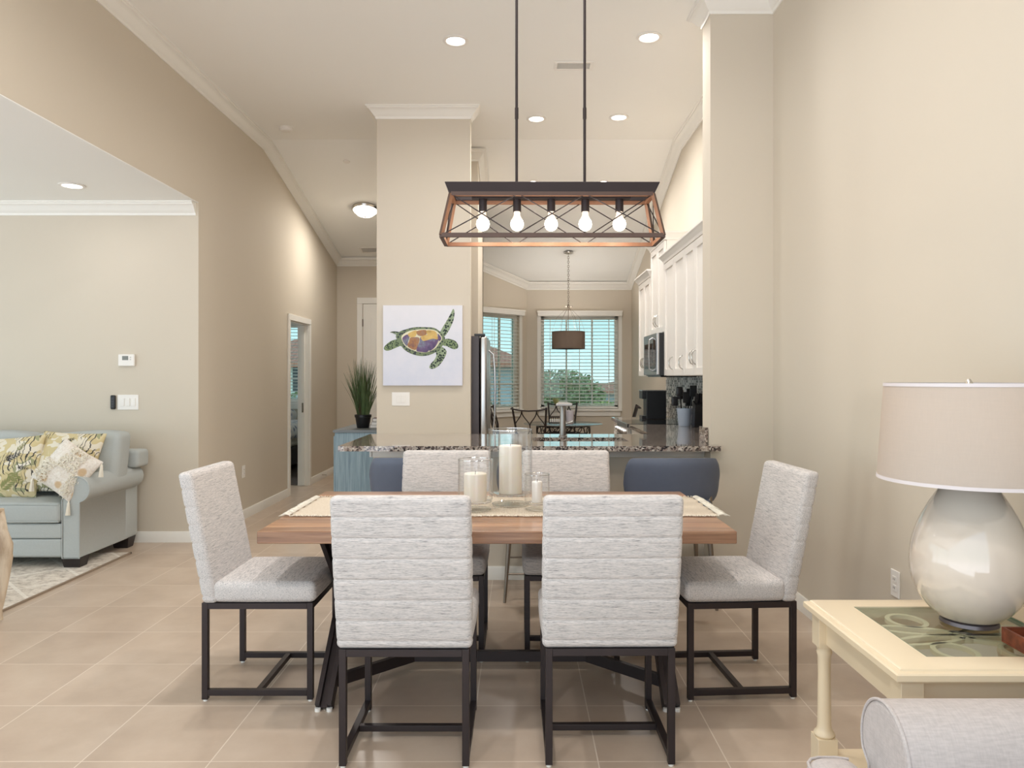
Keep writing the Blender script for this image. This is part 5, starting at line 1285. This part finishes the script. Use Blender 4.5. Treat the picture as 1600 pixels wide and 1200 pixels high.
# ------------------------------------------------------------------ end table with lamp
TZ = .635
def end_table():
    x0, x1, y0, y1 = .948, 1.64, 1.89, 2.515; cx, cy = (x0+x1)/2, (y0+y1)/2
    t = thing('end_table', 'cream lacquered end table with inset glass top under the table lamp', 'table', (cx, cy, 0)); m = M['cream']
    hx, hy = (x1-x0)/2, (y1-y0)/2; ix, iy = hx-.125, hy-.095
    b = MB()
    def ring(z0, z1, o):
        b.box(-hx+o,hx-o,-hy+o,-iy,z0,z1); b.box(-hx+o,hx-o,iy,hy-o,z0,z1); b.box(-hx+o,-ix,-iy,iy,z0,z1); b.box(ix,hx-o,-iy,iy,z0,z1)
    def rounded(o, z0, z1):
        pass
    # moulded top frame: two stepped mitred rings
    def mitre(prof):
        vs = []; fs = []; k = len(prof)
        for (sx, sy) in ((-1,-1),(1,-1),(1,1),(-1,1)):
            for (o, z) in prof: vs.append((sx*((hx if o < .5 else ix+1)-o), sy*((hy if o < .5 else iy+1)-o), z))
        for i in range(4):
            j = (i+1) % 4
            for q in range(k): q2 = (q+1) % k; fs.append((i*k+q, j*k+q, j*k+q2, i*k+q2))
        return vs, fs
    prof = [(1.0,TZ-.03),(1.0,TZ),(.022,TZ),(.016,TZ-.003),(.014,TZ-.007),(.004,TZ-.009),(.0,TZ-.013),(.0,TZ-.028),(.006,TZ-.034),(.03,TZ-.036),(1.0,TZ-.036)]
    vs, fs = mitre(prof); b.add(vs, fs); b.build('top_frame', m, t, ang=30, bevel=.0)
    b = MB(); b.box(-ix,ix,-iy,iy,TZ-.010,TZ-.004); b.build('glass_inset', M['greenglass'], t, smooth=False)
    g = MB(); g.box(-ix,ix,-iy,-iy+.005,TZ-.0155,TZ-.002); g.box(-ix,-ix+.005,-iy+.005,iy,TZ-.0155,TZ-.002); g.box(ix-.005,ix,-iy+.005,iy,TZ-.0155,TZ-.002); g.build('glass_edge', plain('green_glass_edge', srgb(110,140,116), .2), t, smooth=False)
    # fretwork: flat rings and leaf loops under the glass
    b = MB(); zf = TZ-.028
    def loop(c, rx, ry, a, w=.014):
        n = 40; vs = []; fs = []
        for i in range(n):
            q = 2*pi*i/n
            for (r, z) in ((1, zf), (1, zf+.012), (-1, zf+.012), (-1, zf)):
                X = (rx+r*w/2)*cos(q); Y = (ry+r*w/2)*sin(q); vs.append((c[0]+X*cos(a)-Y*sin(a), c[1]+X*sin(a)+Y*cos(a), z))
        for i in range(n):
            j = (i+1) % n
            for k in range(4): k2 = (k+1) % 4; fs.append((i*4+k, i*4+k2, j*4+k2, j*4+k))
        b.add(vs, fs)
    loop((-.095,-.130),.052,.062,0); loop((.095,.130),.052,.062,0); loop((.095,-.130),.052,.062,0); loop((-.095,.130),.052,.062,0)
    for sx in (-1,1):
        for sy in (-1,1): loop((sx*.118,sy*.040),.115,.030,sx*sy*R(14), .016)
    loop((0,0),.03,.03,0)
    b.build('fretwork', m, t)
    for sx in (-1,1):
        b = MB(); b.box(sx*(hx-.055)-.010,sx*(hx-.055)+.010,-hy+.06,hy-.06,TZ-.13,TZ-.036); b.build('apron', m, t, smooth=False, bevel=.002)
        b = MB(); b.box(-hx+.06,hx-.06,sx*(hy-.055)-.010,sx*(hy-.055)+.010,TZ-.13,TZ-.036); b.build('apron', m, t, smooth=False, bevel=.002)
        for sy in (-1,1):
            x, y = sx*(hx-.05), sy*(hy-.05); b = MB()
            b.box(x-.029,x+.029,y-.029,y+.029,TZ-.14,TZ-.036)
            b.lathe([(.0,.20),(.030,.20),(.034,.207),(.031,.215),(.026,.219),(.023,.228),(.0215,.25),(.020,.40),(.021,TZ-.175),(.025,TZ-.160),(.022,TZ-.152),(.026,TZ-.14),(0,TZ-.14)], c=(x,y,0), seg=24)
            b.box(x-.032,x+.032,y-.032,y+.032,.10,.20); b.lathe([(0,0),(.020,0),(.026,.02),(.028,.06),(.022,.09),(.026,.10),(0,.10)], c=(x,y,0), seg=20)
            b.build('leg', m, t, ang=40, bevel=.0015)
    b = MB(); b.box(-hx+.03,hx-.03,-hy+.03,hy-.03,.125,.148); b.build('lower_shelf', m, t, smooth=False, bevel=.004)
end_table()
def lamp():
    x, y = 1.352, 2.265
    t = thing('table_lamp', 'cream ceramic egg shaped table lamp with a linen drum shade on the end table', 'lamp', (x, y, TZ-.003))
    m = Mat('pearl_cream_ceramic'); f = m.noise(m.coord(), 2, 3); m.p(Base_Color=m.mix(f, srgb(220,206,188), srgb(214,202,192)), Roughness=.10); m.b.inputs['Coat Weight'].default_value = 1; m.b.inputs['Coat Roughness'].default_value = .04
    b = MB(); b.lathe([(0,0),(.070,0),(.080,.004),(.078,.014),(.066,.020),(0,.020)], seg=40); b.build('foot_ring', plain('grey_base_metal', srgb(120,110,112), .35, .5), t)
    pr = [(0,.018),(.074,.019),(.096,.032),(.124,.060),(.147,.098),(.159,.140),(.1625,.180),(.159,.225),(.148,.272),(.130,.318),(.107,.362),(.082,.402),(.060,.436),(.052,.448),(0,.450)]
    # smooth the profile
    P = []
    for i in range(len(pr)-1):
        p0, p1, p2, p3 = [Vector(pr[max(0,min(len(pr)-1,i+k-1))]) for k in range(4)]
        n = 3 if 1 <= i < len(pr)-3 else 1
        for j in range(n): s = j/n; P.append(tuple(.5*((2*p1)+(-p0+p2)*s+(2*p0-5*p1+4*p2-p3)*s*s+(-p0+3*p1-3*p2+p3)*s**3)))
    P.append(pr[-1])
    b = MB(); b.lathe(P, seg=64); b.build('body', m.mat, t, ang=50)
    b = MB(); b.cyl((0,0,.448),(0,0,.52),.009, seg=12); b.cyl((0,0,.49),(0,0,.54),.016, seg=14); sk = b.build('socket', M['chrome'], t)
    z0, z1 = .430, .722; r0, r1 = .252, .232
    b = MB(); b.lathe([(r0,z0),(r1,z1),(r1-.002,z1),(r0-.002,z0),(r0,z0)], seg=72); sh = b.build('lamp_shade', M['shade'], t)
    b = MB(); b.lathe([(r0+.0012,z0),(r0+.0004,z0+.010),(r0-.003,z0+.010),(r0-.003,z0),(r0+.0012,z0)], seg=72); b.build('lower_binding', M['shadetrim'], sh); b = MB(); b.lathe([(r1+.002,z1-.010),(r1+.0012,z1),(r1-.003,z1),(r1-.003,z1-.010),(r1+.002,z1-.010)], seg=72); b.build('upper_binding', M['shadetrim'], sh)
    b = MB(); 
    for a in (0,120,240): b.tube([(0,0,z1-.012),(r1*cos(R(a)),r1*sin(R(a)),z1-.012)], .002, 5)
    for s in (-1,1): b.tube([(s*.014,0,.50),(s*.05,0,.58),(s*.045,0,.66),(0,0,z1-.010)], .0022, 6)
    b.lathe([(0,z1-.012),(.012,z1-.010),(.010,z1+.002),(.004,z1+.012),(0,z1+.013)], seg=14); b.build('harp', M['chrome'], t)
    b = MB(); b.lathe([(0,.54),(.014,.545),(.020,.565),(.030,.59),(.028,.615),(.015,.632),(0,.636)], seg=20); b.build('bulb', emis('lamp_bulb', (1,.9,.76,1), 3), sk)
    l = bpy.data.lights.new('lamp_glow','POINT'); l.energy = 1.2; l.color = (1,.90,.78); l.shadow_soft_size = .05
    lo = bpy.data.objects.new('lamp_glow', l); COL.objects.link(lo); lo.parent = t; lo.location = (0,0,.675)
lamp()
def coaster_box():
    t = thing('coaster_tray', 'reddish brown wooden coaster tray at the right edge of the end table', 'tray', (1.340, 1.925, TZ), R(-1))
    m = Mat('mahogany'); f = m.noise(m.coord((8,40,40)), 1, 5, .6); m.p(Base_Color=m.ramp(f, [(.3, srgb(84,38,24)), (.7, srgb(138,72,46))]), Roughness=.35)
    w, d, h = .14, .175, .042
    b = MB(); b.box(0,w,0,d,0,.006); b.box(0,w,0,.008,.006,h); b.box(0,w,d-.008,d,.006,h); b.box(0,.008,.008,d-.008,.006,h); b.box(w-.008,w,.008,d-.008,.006,h); b.build('tray', m.mat, t, smooth=False, bevel=.0015)
    c = MB(); c.box(.02,.12,.03,.13,.008,.03); o = c.build('coaster_stack', M['black'], None, loc=(1.340,1.925,TZ), rot=(0,0,R(-1)), smooth=False, bevel=.002); tag(o, 'dark square coasters stacked inside the wooden tray', 'coasters')
coaster_box()
# foreground armchair, bottom right
def armchair_front():
    m = M['armfab']; t = thing('roll_arm_armchair', 'light grey linen roll arm chair in the bottom right corner', 'armchair', (1.2, 1.35, 0))
    T = Matrix.Translation((-1.2,-1.35,0))
    for yc, nm in ((1.70,0),(.84,1)):
        r = .112; s = 1 if nm == 0 else -1
        pts = [(yc+s*.055,.10),(yc+s*.075,.46)]
        for k in range(25):
            a = R(-20 + k*230/24); pts.append((yc+s*(.0+r*cos(a)), .525+r*sin(a)))
        pts += [(yc-s*.075,.44),(yc-s*.07,.10)]
        if s < 0: pts = pts[::-1]
        b = MB(); b.M = T; b.prism(pts, .822, 1.56, axis='x'); arm = b.build('arm', m, t, ang=35, bevel=.012, seg=3)
        p = MB(); p.M = T; ins = .0
        p.tube([(.824, y*1.0, z) for y, z in [(yc+(y-yc)*1.0, .525+(z-.525)*1.0) for y, z in pts]], .0038, 6, closed=True); p.build('piping', m, arm)
    b = MB(); b.M = T; b.soft((1.2,1.27,.22), (.76,.76,.24), .02, (4,4,3)); b.build('base', m, t)
    # T shaped seat cushion
    b = MB(); b.M = T
    b.soft((.995,1.27,.405), (.60,.70,.13), .04, (6,6,3), (.006,.004,.022)); b.soft((.745,1.27,.400), (.135,1.12,.128), .05, (3,10,3), (.012,.006,.012))
    cu = b.build('seat_cushion', m, t)
    b = MB(); b.M = T; b.tube([(.685,.74,.450),(.678,1.0,.453),(.678,1.55,.453),(.682,1.76,.451),(.690,1.80,.450),(.703,1.818,.450),(.725,1.826,.450),(.765,1.826,.450),(.795,1.818,.450)], .0036, 8); b.build('piping', m, cu)
    b = MB(); b.M = T; b.soft((1.50,1.27,.68), (.17,.76,.62), .05, (3,6,6), (.03,0,0), fn=lambda p: (p.x+.10*(p.z/.62), p.y, p.z)); b.build('backrest', m, t)
    for x in (.90,1.50):
        for y in (.90,1.64):
            b = MB(); b.cyl((x-1.2,y-1.35,0),(x-1.2,y-1.35,.10),.018,.026,14); b.build('leg', M['black'], t)
armchair_front()
# ------------------------------------------------------------------ world, camera, colour
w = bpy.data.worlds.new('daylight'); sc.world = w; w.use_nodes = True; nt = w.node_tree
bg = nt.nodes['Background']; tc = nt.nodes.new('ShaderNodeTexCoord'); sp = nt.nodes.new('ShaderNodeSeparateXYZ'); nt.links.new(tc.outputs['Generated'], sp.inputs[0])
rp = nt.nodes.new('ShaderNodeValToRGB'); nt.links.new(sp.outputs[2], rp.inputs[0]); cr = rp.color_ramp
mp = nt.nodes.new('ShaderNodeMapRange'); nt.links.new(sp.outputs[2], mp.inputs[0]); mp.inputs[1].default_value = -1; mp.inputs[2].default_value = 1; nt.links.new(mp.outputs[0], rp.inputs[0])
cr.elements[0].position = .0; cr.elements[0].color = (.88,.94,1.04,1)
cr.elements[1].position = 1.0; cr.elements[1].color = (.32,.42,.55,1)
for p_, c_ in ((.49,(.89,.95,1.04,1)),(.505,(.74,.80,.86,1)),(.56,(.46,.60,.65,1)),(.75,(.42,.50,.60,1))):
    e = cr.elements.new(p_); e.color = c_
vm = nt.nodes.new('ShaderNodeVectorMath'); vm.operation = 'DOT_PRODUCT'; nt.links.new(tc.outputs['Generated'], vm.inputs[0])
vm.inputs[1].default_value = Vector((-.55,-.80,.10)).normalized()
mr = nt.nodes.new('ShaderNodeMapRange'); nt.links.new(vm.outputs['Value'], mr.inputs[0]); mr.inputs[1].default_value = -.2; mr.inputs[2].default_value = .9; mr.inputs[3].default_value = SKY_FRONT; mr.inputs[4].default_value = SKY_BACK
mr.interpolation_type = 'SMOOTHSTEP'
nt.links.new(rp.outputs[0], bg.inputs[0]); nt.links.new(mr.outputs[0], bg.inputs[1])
cam = bpy.data.cameras.new('camera'); co = bpy.data.objects.new('camera', cam); COL.objects.link(co)
co.location = (0,0,1.37); co.rotation_euler = (R(90),0,0); cam.sensor_width = 36; cam.lens = 1178/1600*36; cam.shift_x = -11/1600; cam.shift_y = -10/1600
cam.clip_start = .05; cam.clip_end = 300
sc.camera = co
vs_ = sc.view_settings; vs_.view_transform = 'Standard'; vs_.look = 'None'; vs_.exposure = EXPOSURE; vs_.gamma = 1; vs_.use_curve_mapping = False
cy = sc.cycles; cy.use_denoising = True; cy.max_bounces = 10; cy.diffuse_bounces = 6; cy.glossy_bounces = 4; cy.transmission_bounces = 6; cy.transparent_max_bounces = 16; cy.sample_clamp_indirect = 6; cy.caustics_reflective = False; cy.caustics_refractive = False
